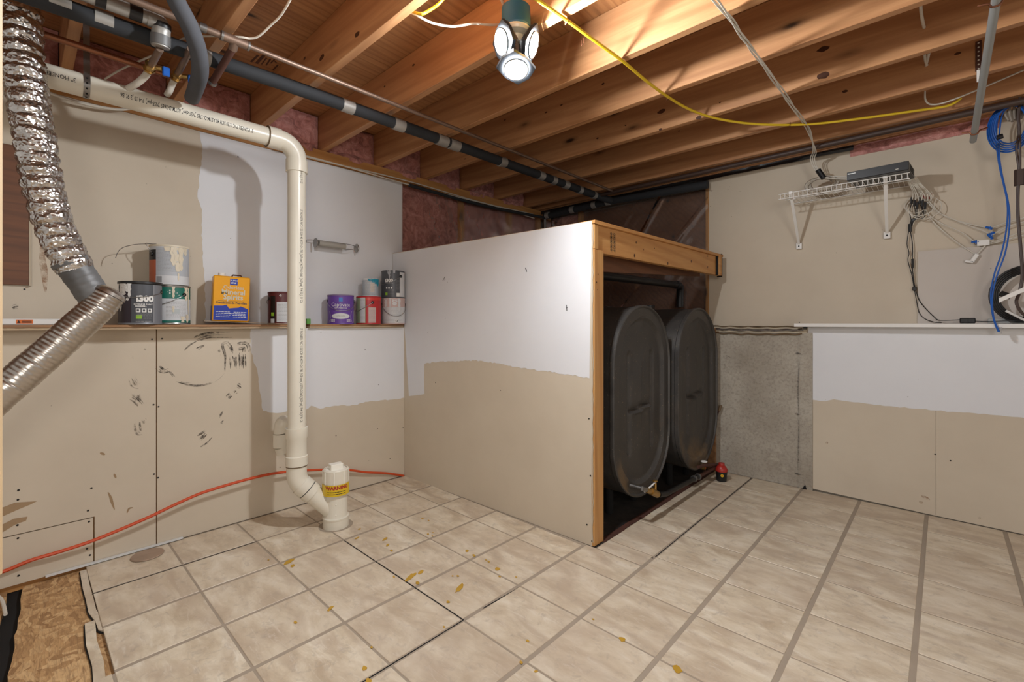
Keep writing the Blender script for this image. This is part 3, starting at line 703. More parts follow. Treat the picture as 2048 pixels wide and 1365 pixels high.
# knots
for (px, py, q) in [(1268,486,.008),(1265,512,.012),(1328,528,.011),(1303,498,.005),(1372,524,.011),(1403,514,.007),(1403,536,.009),(1282,500,.005)]:
    c = onX(px, py, XE-.014); c.x = XE-.0135 + .050*(c.y-y0)/(ye_-y0); m = MB().tube([c, c+Vector((.0004,0,0))], q*.6, 9)
    for v in m.v: v.z = c.z + (v.z-c.z)*1.5
    part(m, 'knot', M['knot'], enc)
for (px, py, q) in [(1196,549,.006),(1193,565,.008),(1195,580,.005),(1200,596,.004)]:
    c = onX(px, py, XE+.0003); m = MB().tube([c, c+Vector((.0004,0,0))], q*.6, 9); part(m, 'knot', M['knot'], enc)

# ================================================================= OIL TANKS
def tank(cx_front, cy, name_label, R=.338, hz=1.085, z0=.112, length=1.45):
    t = T('oil_tank', name_label, 'tank', (cx_front-.7, cy, z0), 'black oil tanks in the enclosure')
    H2 = hz/2 - R; cz = z0+hz/2; n = 72
    def ring(s, x):                                       # stadium outline scaled by s
        out = []
        for k in range(n):
            a = 2*pi*k/n; y = R*s*cos(a); z = R*s*sin(a) + (H2 if sin(a) >= 0 else -H2)
            out.append(Vector((x, cy+y, cz+z)))
        return out
    def hgt(y, z, s):                                      # relief of the pressed end cap
        h = 0
        rim = .80
        if s > .97: h += .010
        elif s < rim: h += -.022*min(1, (rim-s)/.07)
        dn = abs(y) / .05; top = z - (H2+R*.80)
        if s < rim+.02 and abs(y) < .045 and z > H2: h += .010*max(0, 1-abs(y)/.045)*min(1, max(0, (z-(H2+R*.5))/.06))
        for yy in (-.135, .135):
            if -.32 < z < .30: h += -.020*math.exp(-((y-yy)/.016)**2)*min(1, (.30-abs(z+.01))/.03 if abs(z+.01) < .30 else 0)
        if abs(y) < .125: h += .020*math.exp(-((z+.055-y*.12)/.009)**2) - .014*math.exp(-((z+.036-y*.12)/.013)**2)
        if s < .75: h += .012*(1-s)
        return h
    m = MB(); x0 = cx_front; vs = []; fs = []; rings = 56
    ol_ = [(cos(pi*k/40), sin(pi*k/40), H2) for k in range(41)] + [(-1, 0, H2-2*H2*k/26) for k in range(1, 26)] + [(-cos(pi*k/40), -sin(pi*k/40), -H2) for k in range(41)] + [(1, 0, -H2+2*H2*k/26) for k in range(1, 26)]
    nn = len(ol_)
    for q in range(rings+1):
        s = 1-q/rings*.999
        for (ca_, sa_, zc_) in ol_:
            y = R*s*ca_; zz = R*s*sa_ + zc_; vs.append(Vector((x0+hgt(y, zz, s), cy+y, cz+zz)))
    for q in range(rings):
        for k in range(nn): fs.append([q*nn+k, q*nn+(k+1)%nn, (q+1)*nn+(k+1)%nn, (q+1)*nn+k])
    m.add(vs, fs, True)
    part(m, 'end_cap', M['tank'], t)
    m = MB(); vs = ring(.995, x0-length) + ring(.995, x0-.022) + ring(1.012, x0-.016) + ring(1.012, x0+.006) + ring(.995, x0+.0105)
    m.add(vs, [[q*n+k, q*n+(k+1)%n, (q+1)*n+(k+1)%n, (q+1)*n+k] for q in range(4) for k in range(n)] + [list(range(n))], True)
    part(m, 'shell', M['tank'], t)
    for (dx, dy) in ((-.15, -.12), (-.15, .16), (-1.25, -.12), (-1.25, .16)):
        m = MB().tube([(x0+dx, cy+dy, 0), (x0+dx, cy+dy, z0+.05)], .022, 12); part(m, 'leg', M['blackmatte'], t)
    for dx in (-.35, -.7):
        m = MB().tube([(x0+dx, cy, cz+hz/2-.01), (x0+dx, cy, cz+hz/2+.03)], .032, 12); part(m, 'bung', M['blacksteel'], t)
    return t
t1 = tank(-1.262, 2.455, 'black oval oil tank nearest the corner post, dusty and stained at the bottom')
t2 = tank(-1.215, 3.150, 'black oval oil tank against the back wall, farther from the post')
# vent and fill pipe inside the enclosure
pv = T('vent_pipe', 'black steel pipe running high above the tanks', 'pipe', (-1.6, 2.1, 1.38))
a = onX(1212, 553, -1.52); b = onX(1352, 570, -1.52); m = MB().tube([a+Vector((0,-.08,0)), b], .026, 14); part(m, 'pipe', M['blacksteel'], pv)
m = MB().tube([b, b+Vector((0,.035,0))], .033, 14); part(m, 'coupling', M['blacksteel'], pv)
m = MB().tube([b+Vector((0,.02,0)), b+Vector((-.01,.10,-.01)), b+Vector((-.02,.12,-.08)), b+Vector((-.02,.12,-.17))], .028, 14, spline=5); part(m, 'elbow', M['blacksteel'], pv)
m = MB().tube([(-1.62, 2.12, 1.30), (-1.62, 2.12, 1.20)], .026, 12); m.tube([(-1.62, 2.12, 1.30), (-1.62, 2.50, 1.30)], .026, 12); m.tube([(-1.62, 2.45, 1.31), (-1.62, 2.45, 1.22)], .026, 12)
solo(m, 'riser_pipe', M['blacksteel'], 'short black riser pipes on top of the nearer tank', 'pipe')
# oil line at the front
ol = T('oil_line', 'dark oil feed pipe with brass valve running between the tanks along the floor', 'pipe', (-1.2, 2.5, .06))
xo = -1.175
p0 = onX(1284, 978, xo); p1 = onX(1318, 990, xo); p2 = onX(1333, 988, xo); p3 = onX(1398, 953, xo); p4 = onX(1436, 931, xo)
m = MB().tube([p1, p2, onX(1342, 983, xo), p3], .015, 12, spline=4); part(m, 'pipe', M['blacksteel'], ol)
for v in (p1,): pass
m = MB().tube([p3, onX(1432, 934, xo)], .012, 12); part(m, 'pipe', M['rust'], ol, 'thinner reddish pipe')
for q in ((1388,958),(1396,954)):
    c = onX(*q, xo); d = (p3-p2).normalized(); m = MB().tube([c-d*.006, c+d*.006], .021, 14); part(m, 'union_ring', M['steel'], ol)
m = MB().tube([Vector((-1.245, p0.y, p0.z)), p0+Vector((0,0,0))], .011, 10); m.tube([p0, onX(1300, 983, xo)], .013, 12); part(m, 'nipple', M['steel'], ol)
m = MB().tube([onX(1292, 981, xo), onX(1304, 984, xo)], .015, 8); m.tube([onX(1302, 983, xo), onX(1314, 989, xo)], .020, 12); m.tube([onX(1310, 984, xo), onX(1310, 966, xo)], .009, 10)
vb = part(m, 'brass_valve', M['brass'], ol, 'brass valve body')
c = onX(1310, 967, xo); m = MB().box(c+Vector((-.004,-.125,.001)), c+Vector((.004,.004,.006)), bev=.001)
for v in m.v: v.z -= (c.y-v.y)*.16*(1 if v.y < c.y else 0)
subpart(m, 'lever', M['white'], vb, ol, 'white lever handle')
m = MB().lathe([(.004,0),(.014,.002),(.014,.008),(.006,.011),(0,.012)], c+Vector((0,0,.008)), 14); subpart(m, 'knob', M['brass'], vb, ol)
c = onX(1408, 925, -1.19); m = MB().tube([c+Vector((0,0,-.05)), c+Vector((0,0,0))], .008, 10); m.tube([c+Vector((-.03,0,-.04)), c+Vector((.01,0,-.04))], .013, 10); vb2 = part(m, 'brass_valve', M['brass'], ol, 'second brass valve at the farther tank')
m = MB().lathe([(0,.0),(.008,.0),(.020,.001),(.022,.005),(.018,.008),(.006,.006),(0,.006)], c, 16); subpart(m, 'hand_wheel', M['white'], vb2, ol, 'white hand wheel')
m = MB().tube([onX(1396, 935, xo), onX(1410, 931, xo), onX(1436, 930, xo)], .011, 10); part(m, 'pipe', M['rust'], ol)
# additive bottle
c = onZ(1443, 962, 0)
bt = T('additive_bottle', 'small black bottle with red cap and yellow sun emblem by the concrete wall', 'bottle', tuple(c))
R = .037; m = MB().lathe([(0,0),(R*.86,0),(R*.9,.004),(R,.065),(R,.070),(R*.96,.072),(0,.072)], c, 24); part(m, 'body', M['black'], bt)
m = MB().lathe([(R*1.04,.068),(R*1.06,.082),(R*.75,.103),(R*.55,.108),(R*.55,.120),(R*.50,.124),(0,.125)], c, 24); part(m, 'cap', M['red'], bt)
dv = Vector((-c.x, -c.y, 0)).normalized(); tv = Vector((-dv.y, dv.x, 0))
m = MB().tube([c+dv*(R*.93)+Vector((0,0,.045))+tv*.004, c+dv*(R*.99)+Vector((0,0,.045))+tv*.004], .010, 12); part(m, 'emblem', M['yellow'], bt, 'yellow sun emblem')
m = MB().tube([c+dv*(R*.99)+Vector((0,0,.045))+tv*.004, c+dv*(R*1.0)+Vector((0,0,.045))+tv*.004], .005, 10); part(m, 'emblem_centre', M['orange'], bt)
# rod leaning behind the tank
a = onY(1441, 814, YL-.03); b = onY(1424, 862, YL-.05); d = (a-b).normalized()
m = MB().tube([b-d*.30+Vector((0,-.03,0)), a], .0045, 8); q = T('leaning_rod', 'thin rusty rod with a tan grip leaning behind the farther tank', 'rod', tuple(b)); part(m, 'rod', M['rust'], q)
m = MB().tube([a-d*.03, a+d*.012], .009, 8); part(m, 'grip', M['prim'], q)

# ================================================================= PVC DRAIN PIPE
PX, PY = -2.50, 1.003; RP = .0445
pvc = T('drain_pipe', 'white plastic drain pipe from under the joists down into the floor', 'pipe', (-2.41, 1.175, 0))
ZH = 2.045; m = MB().tube([(PX, YN, ZH), (PX, PY-.105, ZH)], RP, 32, cap=False); hp = part(m, 'horizontal_pipe', M['pvc'], pvc)
arc = lambda r, a0, a1, c, n=14: [(c[0], c[1]+r*sin(a0+(a1-a0)*k/n), c[2]+r*cos(a0+(a1-a0)*k/n)) for k in range(n+1)]
m = MB().tube(arc(.086, 0, pi/2, (PX, PY-.086, ZH-.086), 16), RP*1.10, 32, cap=False)
m.tube([(PX, PY-.145, ZH), (PX, PY-.086, ZH)], RP*1.19, 32); m.tube([(PX, PY, ZH-.086), (PX, PY, ZH-.150)], RP*1.19, 32); part(m, 'elbow', M['pvc'], pvc)
m = MB().tube([(PX, PY-.148, ZH), (PX, PY-.145, ZH)], RP*1.19, 32); part(m, 'glue_ring', M['prim'], pvc)
m = MB().tube([(PX, PY, ZH-.14), (PX, PY, .50)], RP, 32, cap=False); vp = part(m, 'vertical_pipe', M['pvc'], pvc)
m = MB().lathe([(RP,.545),(RP*1.22,.545),(RP*1.22,.495),(RP*1.12,.485),(RP*1.12,.40),(RP*1.22,.396),(RP*1.22,.348),(RP,.346)], (PX,PY,0), 32); part(m, 'coupling', M['pvc'], pvc)
m = MB().lathe([(RP*1.0,.3465),(RP*1.19,.3465),(RP*1.19,.3425),(RP,.3425)], (PX,PY,0), 32); part(m, 'glue_ring', M['prim'], pvc)
dx, dy = hole_c[0]-PX, hole_c[1]-PY; hd = math.hypot(dx, dy); ux, uy = dx/hd, dy/hd
bend = [Vector((PX,PY,.342)), Vector((PX,PY,.315))] + [Vector((PX+ux*.10*(1-cos(a)), PY+uy*.10*(1-cos(a)), .305-.10*sin(a))) for a in [radians(45)*k/8 for k in range(9)]]
m = MB().tube(bend, RP*1.12, 32, cap=False); part(m, 'bend', M['pvc'], pvc)
e = bend[-1]; d45 = Vector((ux, uy, -1)).normalized(); tgt = e+d45*.215
m = MB().tube([e-d45*.012, e+d45*.030], RP*1.22, 32); m.tube([e+d45*.034, e+d45*.070], RP*1.22, 32); m.tube([e+d45*.07, tgt], RP*1.1, 28); part(m, 'wye_branch', M['pvc'], pvc)
m = MB().tube([e+d45*.030, e+d45*.034], RP*1.19, 32); part(m, 'glue_ring', M['ink'], pvc)
R4 = .059; hx, hy = hole_c
m = MB().lathe([(R4*1.02,-.06),(R4*1.13,-.06),(R4*1.13,.045),(R4*1.16,.046),(R4*1.16,.053),(R4*1.03,.055),(R4*1.0,.06),(R4*1.0,.232),(R4*1.13,.236),(R4*1.13,.306),(R4*1.05,.311),(R4*.98,.311),(R4*.96,.304),(0,.304)], (hx,hy,0), 40); part(m, 'wye_body', M['pvc'], pvc)
dd0 = math.atan2(-hy, -hx)+pi/2+.35
plug = MB().lathe([(R4*.90,.303),(R4*.90,.308),(0,.308)], (hx,hy,0), 32); plug.box((-.033,-.021,.306), (.033,.021,.336), Matrix.Translation((hx,hy,0)) @ Matrix.Rotation(dd0, 4, 'Z'), bev=.002)
for k in range(len(plug.v)): pass
part(plug, 'cleanout_plug', M['pvcedge'], pvc, 'threaded plug with square lug')
for k in range(8):
    a = pi/4*k+.2; m = MB().box((R4*1.11,-.003,.238), (R4*1.17,.003,.304), Matrix.Translation((hx,hy,0)) @ Matrix.Rotation(a,4,'Z')); part(m, 'rib', M['pvcedge'], pvc)
for (z, n_) in ((.13,1),(.19,1),(.075,1)):
    a = -2.0 + pi/2; dd = Vector((-hx, -hy, 0)).normalized(); c = Vector((hx,hy,z))+dd*R4*.99; m = MB().lathe([(.004,0),(.003,.002),(0,.003)], (0,0,0), 8, Matrix.Translation(c) @ Vector((0,0,1)).rotation_difference(dd).to_matrix().to_4x4()); part(m, 'stud_mark', M['pvcedge'], pvc)
# warning wrap
dd = math.atan2(-hy, -hx); Rw = R4*1.185
def wrap(mb, c, R, a0, a1, z0, z1, n=16):
    vs = []
    for k in range(n+1):
        a = a0+(a1-a0)*k/n; vs += [Vector((c[0]+R*cos(a), c[1]+R*sin(a), z0)), Vector((c[0]+R*cos(a), c[1]+R*sin(a), z1))]
    mb.add(vs, [[2*k, 2*k+2, 2*k+3, 2*k+1] for k in range(n)], True); return mb
def cyl_text(mb, c, R, ang, z, body, size, bold=0, space=1.0, sx=1.0):
    return put_text(mb, body, size, lambda x, y: Vector((c[0]+R*cos(ang+x*sx/R), c[1]+R*sin(ang+x*sx/R), z+y)), bold, space)
m = wrap(MB(), (hx,hy,0), Rw, dd-1.5, dd+1.3, .178, .238, 28); wlb = part(m, 'warning_label', M['yellow'], pvc, 'yellow warning label wrapped round the riser')
m = cyl_text(MB(), (hx,hy,0), Rw+.0006, dd+.10, .222, 'WARNING', .026, .0012); subpart(m, 'lettering', M['tinred'], wlb, pvc)
def lines(mb, c, R, ang, z, w, h, rows, gap, rnd=1.0):
    """rows of tiny illegible print as short dashes"""
    for r in range(rows):
        x = -w/2
        while x < w/2:
            l = random.uniform(.004, .012)*rnd; a0 = ang+x/R; a1 = ang+min(x+l, w/2)/R; wrap(mb, c, R, a0, a1, z-r*gap-h/2, z-r*gap+h/2, 2); x += l+.0018
    return mb
m = lines(MB(), (hx,hy,0), Rw+.0006, dd+.05, .201, .10, .0035, 2, .011); subpart(m, 'fine_print', M['ink'], wlb, pvc)
# black print along the pipes
txt = '3\u2032\u2032 PIONEER PVC 1120 SCH 40 ASTM-D-1785 [NSF-dwv] ASTM-D-2665 [NSF-pw]  P-4 10 J3 91 B6'
txt = txt.replace('\u2032\u2032', '"')
def htext(body, y_start, phi, size=.021, squeeze=.80):
    w = max(x for x, y in text2d(body, size)[0])
    m = MB(); put_text(m, body, size, lambda x, y: Vector((PX+(RP+.0006)*cos(phi-y/RP), y_start-(x+w)*squeeze, ZH+(RP+.0006)*sin(phi-y/RP))), .0003)
    return subpart(m, 'lettering', M['ink'], hp, pvc)
yA = onX(500, 259, PX).y; yB = onX(238, 187, PX).y
w = text2d(txt, .021)[0]; wid = 2*max(x for x, y in w)
w = text2d(txt, .024)[0]; wid = 2*max(x for x, y in w); htext(txt, yA, -.22, .024, (yA-yB)/wid)
htext('3" PIONEER PVC 1120 SCH 40', onX(150, 158, PX).y, -.10, .021, .80)
def vtext(body, z0, z1, size=.020):
    vs, fs = text2d(body, size); w = max(x for x, y in vs); sq = (z0-z1)/(2*w)
    fa = math.atan2(-PY, -PX) + .52                      # right of the side that faces the room
    m = MB(); m.add([Vector((PX+(RP+.0006)*cos(fa+y/RP), PY+(RP+.0006)*sin(fa+y/RP), z0-(x+w)*sq)) for x, y in vs], fs)
    return subpart(m, 'lettering', M['ink'], vp, pvc)
zz = lambda py: EYE + (646-py)/922*2.44
vtext('3" PIONEER PVC 1120 SCH 40 ASTM-D-1785 [NSF-dwv] ASTM-D-2665 [NSF-pw]  P-4 10 J3 91 C6', zz(657), zz(843))
vtext('3" PIONEER PVC 1120 SCH 40 ASTM-D-1785 [NSF-dwv] ASTM-D-2665 [NSF-pw]  P-4 10 J3 91 C6', zz(422), zz(606))
vtext('[NSF-pw]  P-4 10 J3 91 C6', zz(328), zz(370))
# perforated hanger strap
ph = T('hanger_strap', 'perforated metal strap holding the horizontal drain pipe', 'strap', (PX, .19, ZH))
m = MB(); vs = []; n = 22; yS = onX(172, 170, PX).y; RS = RP+.0015
path = [(PX-.02, JB+.06)] + [(PX+RS*cos(a), ZH+RS*sin(a)) for a in [2.2 - (2.2+pi*1.05)*k/18 for k in range(19)]]
path = [(PX+.012, JB+.07), (PX+.020, JB-.03), (PX+RS*.8, ZH+RS*.62)] + [(PX+RS*cos(a), ZH+RS*sin(a)) for a in [.6-(3.6)*k/16 for k in range(17)]]
for (x, z) in path: vs += [Vector((x, yS-.010, z)), Vector((x, yS+.010, z))]
m.add(vs, [[2*k, 2*k+1, 2*k+3, 2*k+2] for k in range(len(path)-1)], True); part(m, 'strap', M['steel'], ph)
for k in range(4, len(path)-4, 2):
    x, z = path[k]; dr = Vector((x-PX, 0, z-ZH)).normalized(); c = Vector((x, yS, z)); m = MB().tube([c, c+dr*.0008], .0038, 8); part(m, 'punched_hole', M['blackmatte'], ph)
# small trap stub on the wall behind
ts_ = T('wall_stub', 'short dusty white elbow stubbing out of the wall behind the vertical drain pipe', 'pipe', (-2.72, .95, .55))
c0 = onX(580, 848, -2.76); c1 = onX(562, 850, -2.70); c2 = onX(561, 905, -2.70)
m = MB().tube([c0+Vector((-.02,.08,.0)), c0, c1+Vector((0,.012,.012)), c1+Vector((0,0,-.02)), c1+Vector((0,0,-.045))], .037, 20, spline=5); part(m, 'elbow', M['pvc'], ts_)
m = MB().tube([c1+Vector((0,0,-.05)), Vector((c1.x, c1.y, c2.z+.03))], .041, 20); part(m, 'socket', M['pvc'], ts_)
m = MB().tube([Vector((c1.x, c1.y, c2.z+.03)), Vector((c1.x, c1.y+.01, c2.z-.005))], .034, 20); part(m, 'tail', M['pvc'], ts_)
m = MB().tube([c0+Vector((.03,.02,-.05)), c0+Vector((.02,.06,-.14))], .022, 14); part(m, 'rubber_boot', M['black'], ts_)

# ================================================================= FOIL DUCT
fd = T('flexible_duct', 'crinkled silver foil duct hanging from the joists, taped to a lower hose', 'duct', (-2.55, .1, 1.2))
XD = -2.37
cp = [onX(a, b, XD) for a, b in [(30,-60),(38,0),(45,100),(57,200),(73,300),(93,400),(121,480),(152,540)]]
def ribbed(path, r, pitch, amp, wob, n=40, smooth=True):
    p, _ = smooth_path([Vector(q) for q in path], 60); q = [p[0]]
    acc = 0
    for a, b in zip(p, p[1:]):
        acc += (b-a).length
        if acc > .0036: q.append(b); acc = 0
    m = MB(); N = len(q); up = None; vs = []; s = 0
    for k in range(N):
        t = (q[min(k+1,N-1)]-q[max(k-1,0)]).normalized()
        up = t.orthogonal().normalized() if up is None else (up-t*up.dot(t)).normalized()
        w = t.cross(up); s += (q[k]-q[k-1]).length if k else 0
        for j in range(n):
            a = 2*pi*j/n; dirv = up*cos(a)+w*sin(a); base = q[k]+dirv*r
            h = amp*abs(sin(pi*s/pitch))**.6 + wob*noise.noise(base*38) + wob*.7*noise.noise(base*90)
            vs.append(q[k]+dirv*(r+h))
    m.add(vs, [[k*n+j, k*n+(j+1)%n, (k+1)*n+(j+1)%n, (k+1)*n+j] for k in range(N-1) for j in range(n)], smooth); return m
part(ribbed(cp, .051, .042, .0065, .0060, 44, False), 'foil_hose', M['foil'], fd)
a = cp[-1]; b = onX(188, 592, XD); dd_ = (b-a).normalized()
m = ribbed([a-dd_*.03, a+dd_*.03, b+dd_*.02], .0505, .022, .0015, .0015); part(m, 'tape_wrap', M['ducttape'], fd, 'grey duct tape joint')
m = MB().tube([a-dd_*.036, a-dd_*.022], .058, 28); part(m, 'tape_edge', M['ducttape'], fd)
lp = [onX(a_, b_, XD+.02) for a_, b_ in [(217,590),(205,605),(190,622),(150,658),(90,712),(20,772),(-60,842),(-160,930)]]
part(ribbed(lp, .052, .0145, .0022, .0014), 'lower_hose', M['foil2'], fd, 'lower silver hose with fine ribs')
c = lp[0]; dr = (lp[0]-lp[2]).normalized(); Mx = Matrix.Translation(c) @ Vector((0,0,1)).rotation_difference(dr).to_matrix().to_4x4()
m = MB().lathe([(.056,-.002),(.054,.010),(.044,.020),(.024,.027),(0,.029)], (0,0,0), 32, Mx); part(m, 'closed_end', M['foil2'], fd)

# ================================================================= SHELF OVER THE LEFT WALL
ZS = 1.0925
y2 = onX(590, 652, -2.74).y
m = MB()
pts = rough_line([(-2.745, YN+.3), (-2.735, .3), (-2.740, .9), (-2.765, y2)], .03, .0025)
poly = [(p.x, p.y, 1.080) for p in pts] + [(XU+.001, y2), (XU+.001, YN+.3)] and [(p.x, p.y, 1.080) for p in pts] + [(XU+.001, y2, 1.080), (XU+.001, YN+.3, 1.080)]
sh1 = T('shelf_board', 'long brown hardboard strip on the ledge under the left paint cans', 'shelf', (-2.85, 0, 1.069))
part(MB().prism(poly, (0,0,.0105)), 'upper_sheet', M['hardboard'], sh1)
poly = [(p.x-.006+random.uniform(-.003,.003), p.y, 1.069) for p in pts] + [(XU+.001, y2-.02, 1.069), (XU+.001, YN+.3, 1.069)]
part(MB().prism(poly, (0,0,.0105)), 'lower_sheet', M['card'], sh1, 'paler lower sheet')
y3 = onX(640, 655, -2.80).y
sh2 = T('corner_shelf', 'short hardboard shelf in the corner under the purple can', 'shelf', (-2.87, 1.5, 1.067))
pts = rough_line([(-2.803, y3-.06), (-2.798, y3+.3), (-2.805, 1.80), (-2.825, 1.885)], .03, .0015)
part(MB().prism([(p.x, p.y, 1.081) for p in pts] + [(XU+.001, 1.885, 1.081), (XU+.001, y3-.06, 1.081)], (0,0,.0095)), 'board', M['hardboard'], sh2)
part(MB().prism([(p.x-.006, p.y, 1.069) for p in pts] + [(XU+.001, 1.885, 1.069), (XU+.001, y3-.06, 1.069)], (0,0,.0112)), 'edge_board', M['card'], sh2)
# warped sheet under the spirits tin
a = onX(408, 640, -2.80); b = onX(520, 648, -2.78); c = onX(592, 651, -2.78)
m = MB().prism([(-2.80, a.y, 1.1085), (-2.79, b.y, 1.097), (-2.79, c.y, 1.0915), (-2.93, c.y, 1.0915), (-2.95, a.y+.03, 1.1085)], (0,0,.0025)); solo(m, 'warped_sheet', M['card'], 'thin warped fibre sheet under the yellow spirits tin', 'sheet')

# ================================================================= PAINT CANS
def ang_cam(x, y): return math.atan2(-y, -x)
def can(name, label, cat, px, X, R, Hh, z0, group=None, mat=None, lid=True, dent=0):
    c = onX(px, 600, X); c.z = z0
    t = T(name, label, cat, tuple(c), group); A = ang_cam(c.x, c.y)
    m = MB().lathe([(0,.002),(R*.97,.002),(R*.985,0),(R*1.01,.002),(R*1.01,.006),(R*.985,.009),(R*.985,Hh-.012),(R*1.01,Hh-.008),(R*1.01,Hh-.002),(R*.985,Hh),(R*.93,Hh-.001),(R*.92,Hh-.007),(R*.86,Hh-.007)], c, 48)
    part(m, 'body', mat or M['tin'], t)
    if lid:
        m = MB().lathe([(R*.90,Hh-.006),(R*.88,Hh-.001),(R*.83,Hh-.001),(R*.81,Hh-.006),(0,Hh-.006)], c, 40); part(m, 'lid', M['tin'], t)
    return t, c, A
def bands(t, c, A, R, items):
    """printed areas: (name, a0, a1, z0, z1, material, label)"""
    for k, (nm, a0, a1, z0, z1, mt, lb) in enumerate(items):
        m = wrap(MB(), c, R*.987+.0004+.00022*k, A+a0, A+a1, c.z+z0, c.z+z1, max(4, int(abs(a1-a0)*10))); part(m, nm, mt, t, lb)
def handle(t, c, R, z, a, drop, side=1, mat=None, up_=False, ear=None, sag=.9):
    """wire bail between two ears at angle a and a+pi, hanging in front"""
    e0 = Vector((cos(a), sin(a), 0)); f0 = Vector((cos(a+side*pi/2), sin(a+side*pi/2), 0)); pts = []
    for k in range(17):
        th = pi*k/16; p = c + e0*(R*1.04*cos(th)) + f0*(R*1.07*sin(th)*1.0) + Vector((0,0,z + (1 if up_ else -1)*drop*sin(th)))
        pts.append(p)
    m = MB().tube(pts, .0016, 6, spline=2); part(m, 'bail_handle', mat or M['steel'], t)
    for s_ in (1, -1):
        q = c + e0*(s_*R*.985) + Vector((0,0,z)); m = MB().tube([q, q+e0*(s_*.004)], .010, 12); part(m, 'ear', ear or M['black'], t)
def drip(t, c, A, R, pts, mat, nm='paint_drip'):
    """thin run of dried paint: list of (angle, top z, bottom z, half width)"""
    m = MB()
    for (a, zt, zb, w) in pts:
        n = 8; vs = []
        for k in range(n+1):
            z = zt+(zb-zt)*k/n; ww = w*(1-.35*k/n)*(1+.3*sin(k*2.1+a*9)); 
            if k == n: ww *= .4
            r = R*.987+.0022
            vs += [Vector((c.x+r*cos(A+a-ww/R), c.y+r*sin(A+a-ww/R), c.z+z)), Vector((c.x+r*cos(A+a+ww/R), c.y+r*sin(A+a+ww/R), c.z+z))]
        m.add(vs, [[2*k, 2*k+2, 2*k+3, 2*k+1] for k in range(n)], True)
    return part(m, nm, mat, t)
WM, TXG = M['white'], plain((150,150,152), .5)
darkgrey = plain((84, 86, 92), .42, .15); midgrey = plain((128,130,136), .42, .2); plum = plain((48, 34, 44), .4); lime = plain((150, 200, 50), .5)
green = plain((22, 112, 96), .42); teal = plain((36, 150, 176), .4); purple = plain((104, 66, 158), .42); cream = plain((226, 214, 190), .5)
maroon = plain((92, 32, 34), .4); paper = plain((216, 218, 220), .55); redb = plain((188, 42, 46), .4); pinkish = plain((206, 180, 176), .5); sage = plain((158, 172, 140), .55)
rustor = plain((190, 98, 62), .55); royal = plain((12, 52, 168), .4); gold = plain((242, 168, 4), .3, .12)
gG = 'paint cans on the left shelf'
RG, HG = .0815, .192
# big grey can, left
t, c, A = can('paint_can', 'dark grey gallon paint can beside the silver hose end, white drips on its left', 'paint can', 281, -2.795, .0825, .197, ZS, gG, mat=midgrey)
bands(t, c, A, .0825, [('label', -2.4, 1.75, .008, .186, midgrey, None), ('label_panel', -.42, .62, .008, .186, darkgrey, None), ('label_panel', -1.5, -.42, .008, .186, plum, 'dark plum side of the label'), ('label_panel', .62, .66, .008, .186, TXG, None), ('green_mark', -.20, .06, .026, .044, lime, 'small lime green mark')])
Rt = .0825*.987+.0032
m = cyl_text(MB(), c, Rt, A+.20, c.z+.118, 'i300', .038, .0022); part(m, 'lettering', WM, t)
m = cyl_text(MB(), c, Rt, A+.13, c.z+.093, 'INTERIOR PAINT', .0095, .0002); cyl_text(m, c, Rt, A+.02, c.z+.084, 'EGGSHELL', .009, .0004); part(m, 'lettering', WM, t)
m = cyl_text(MB(), c, Rt, A-.80, c.z+.118, 'HRe', .026, .0008); part(m, 'lettering', WM, t)
for k in range(3):
    a = -.10+k*.26; m = wrap(MB(), c, Rt, A+a-.10, A+a+.10, c.z+.056, c.z+.074, 4); part(m, 'icon', WM, t)
    m = wrap(MB(), c, Rt+.0004, A+a-.06, A+a+.04, c.z+.060, c.z+.069, 3); part(m, 'icon_mark', darkgrey, t)
m = lines(MB(), c, Rt, A+.18, c.z+.052, .058, .0015, 3, .006); lines(m, c, Rt, A+.30, c.z+.034, .03, .002, 2, .006); lines(m, c, Rt, A+.15, c.z+.014, .06, .002, 1, .006); part(m, 'fine_print', TXG, t)
drip(t, c, A, .0825, [(-1.0,.188,.06,.008), (-.80,.188,.135,.012), (-.50,.188,.120,.007), (-1.25,.188,.11,.007), (-.6,.188,.150,.014)], WM)
handle(t, c, .0825, .155, A+1.25, .03, -1)
m = MB().lathe([(.0825*.98,.185),(.0825*1.03,.190),(.0825*1.025,.199),(.0825*.93,.201)], c, 48); part(m, 'rim', M['black'], t)
# green and white can with the tall grey one on top
t, c, A = can('paint_can', 'green and white paint can with cream drips, under the grey-labelled can', 'paint can', 342, -2.895, .082, .197, ZS, gG)
bands(t, c, A, .082, [('label', -1.7, 1.7, .008, .185, paper, 'white label'), ('label_band', -1.7, 1.7, .128, .185, green, 'green band'), ('label_band', -1.7, 1.7, .008, .020, green, 'green band')])
m = cyl_text(MB(), c, .0815, A-.05, c.z+.160, '+', .04, .001); cyl_text(m, c, .0815, A+.35, c.z+.150, '%', .03); part(m, 'emblem', WM, t)
m = lines(MB(), c, .0817, A+.3, c.z+.115, .09, .0014, 13, .0066); part(m, 'fine_print', TXG, t)
m = wrap(MB(), c, .0818, A+.05, A+.45, c.z+.052, c.z+.076, 6); part(m, 'label_panel', plain((190,196,196), .5), t)
drip(t, c, A, .082, [(.12,.188,.130,.006), (.12,.09,.060,.005), (.85,.188,.12,.010), (1.05,.185,.05,.006), (.62,.04,.01,.010), (.95,.05,.008,.010)], cream)
handle(t, c, .082, .150, A+.72, .055, -1)
t, c, A = can('paint_can', 'grey-labelled paint can with cream spill and orange side, atop the green can', 'paint can', 339, -2.885, .0822, .196, ZS+.1975, gG, mat=paper)
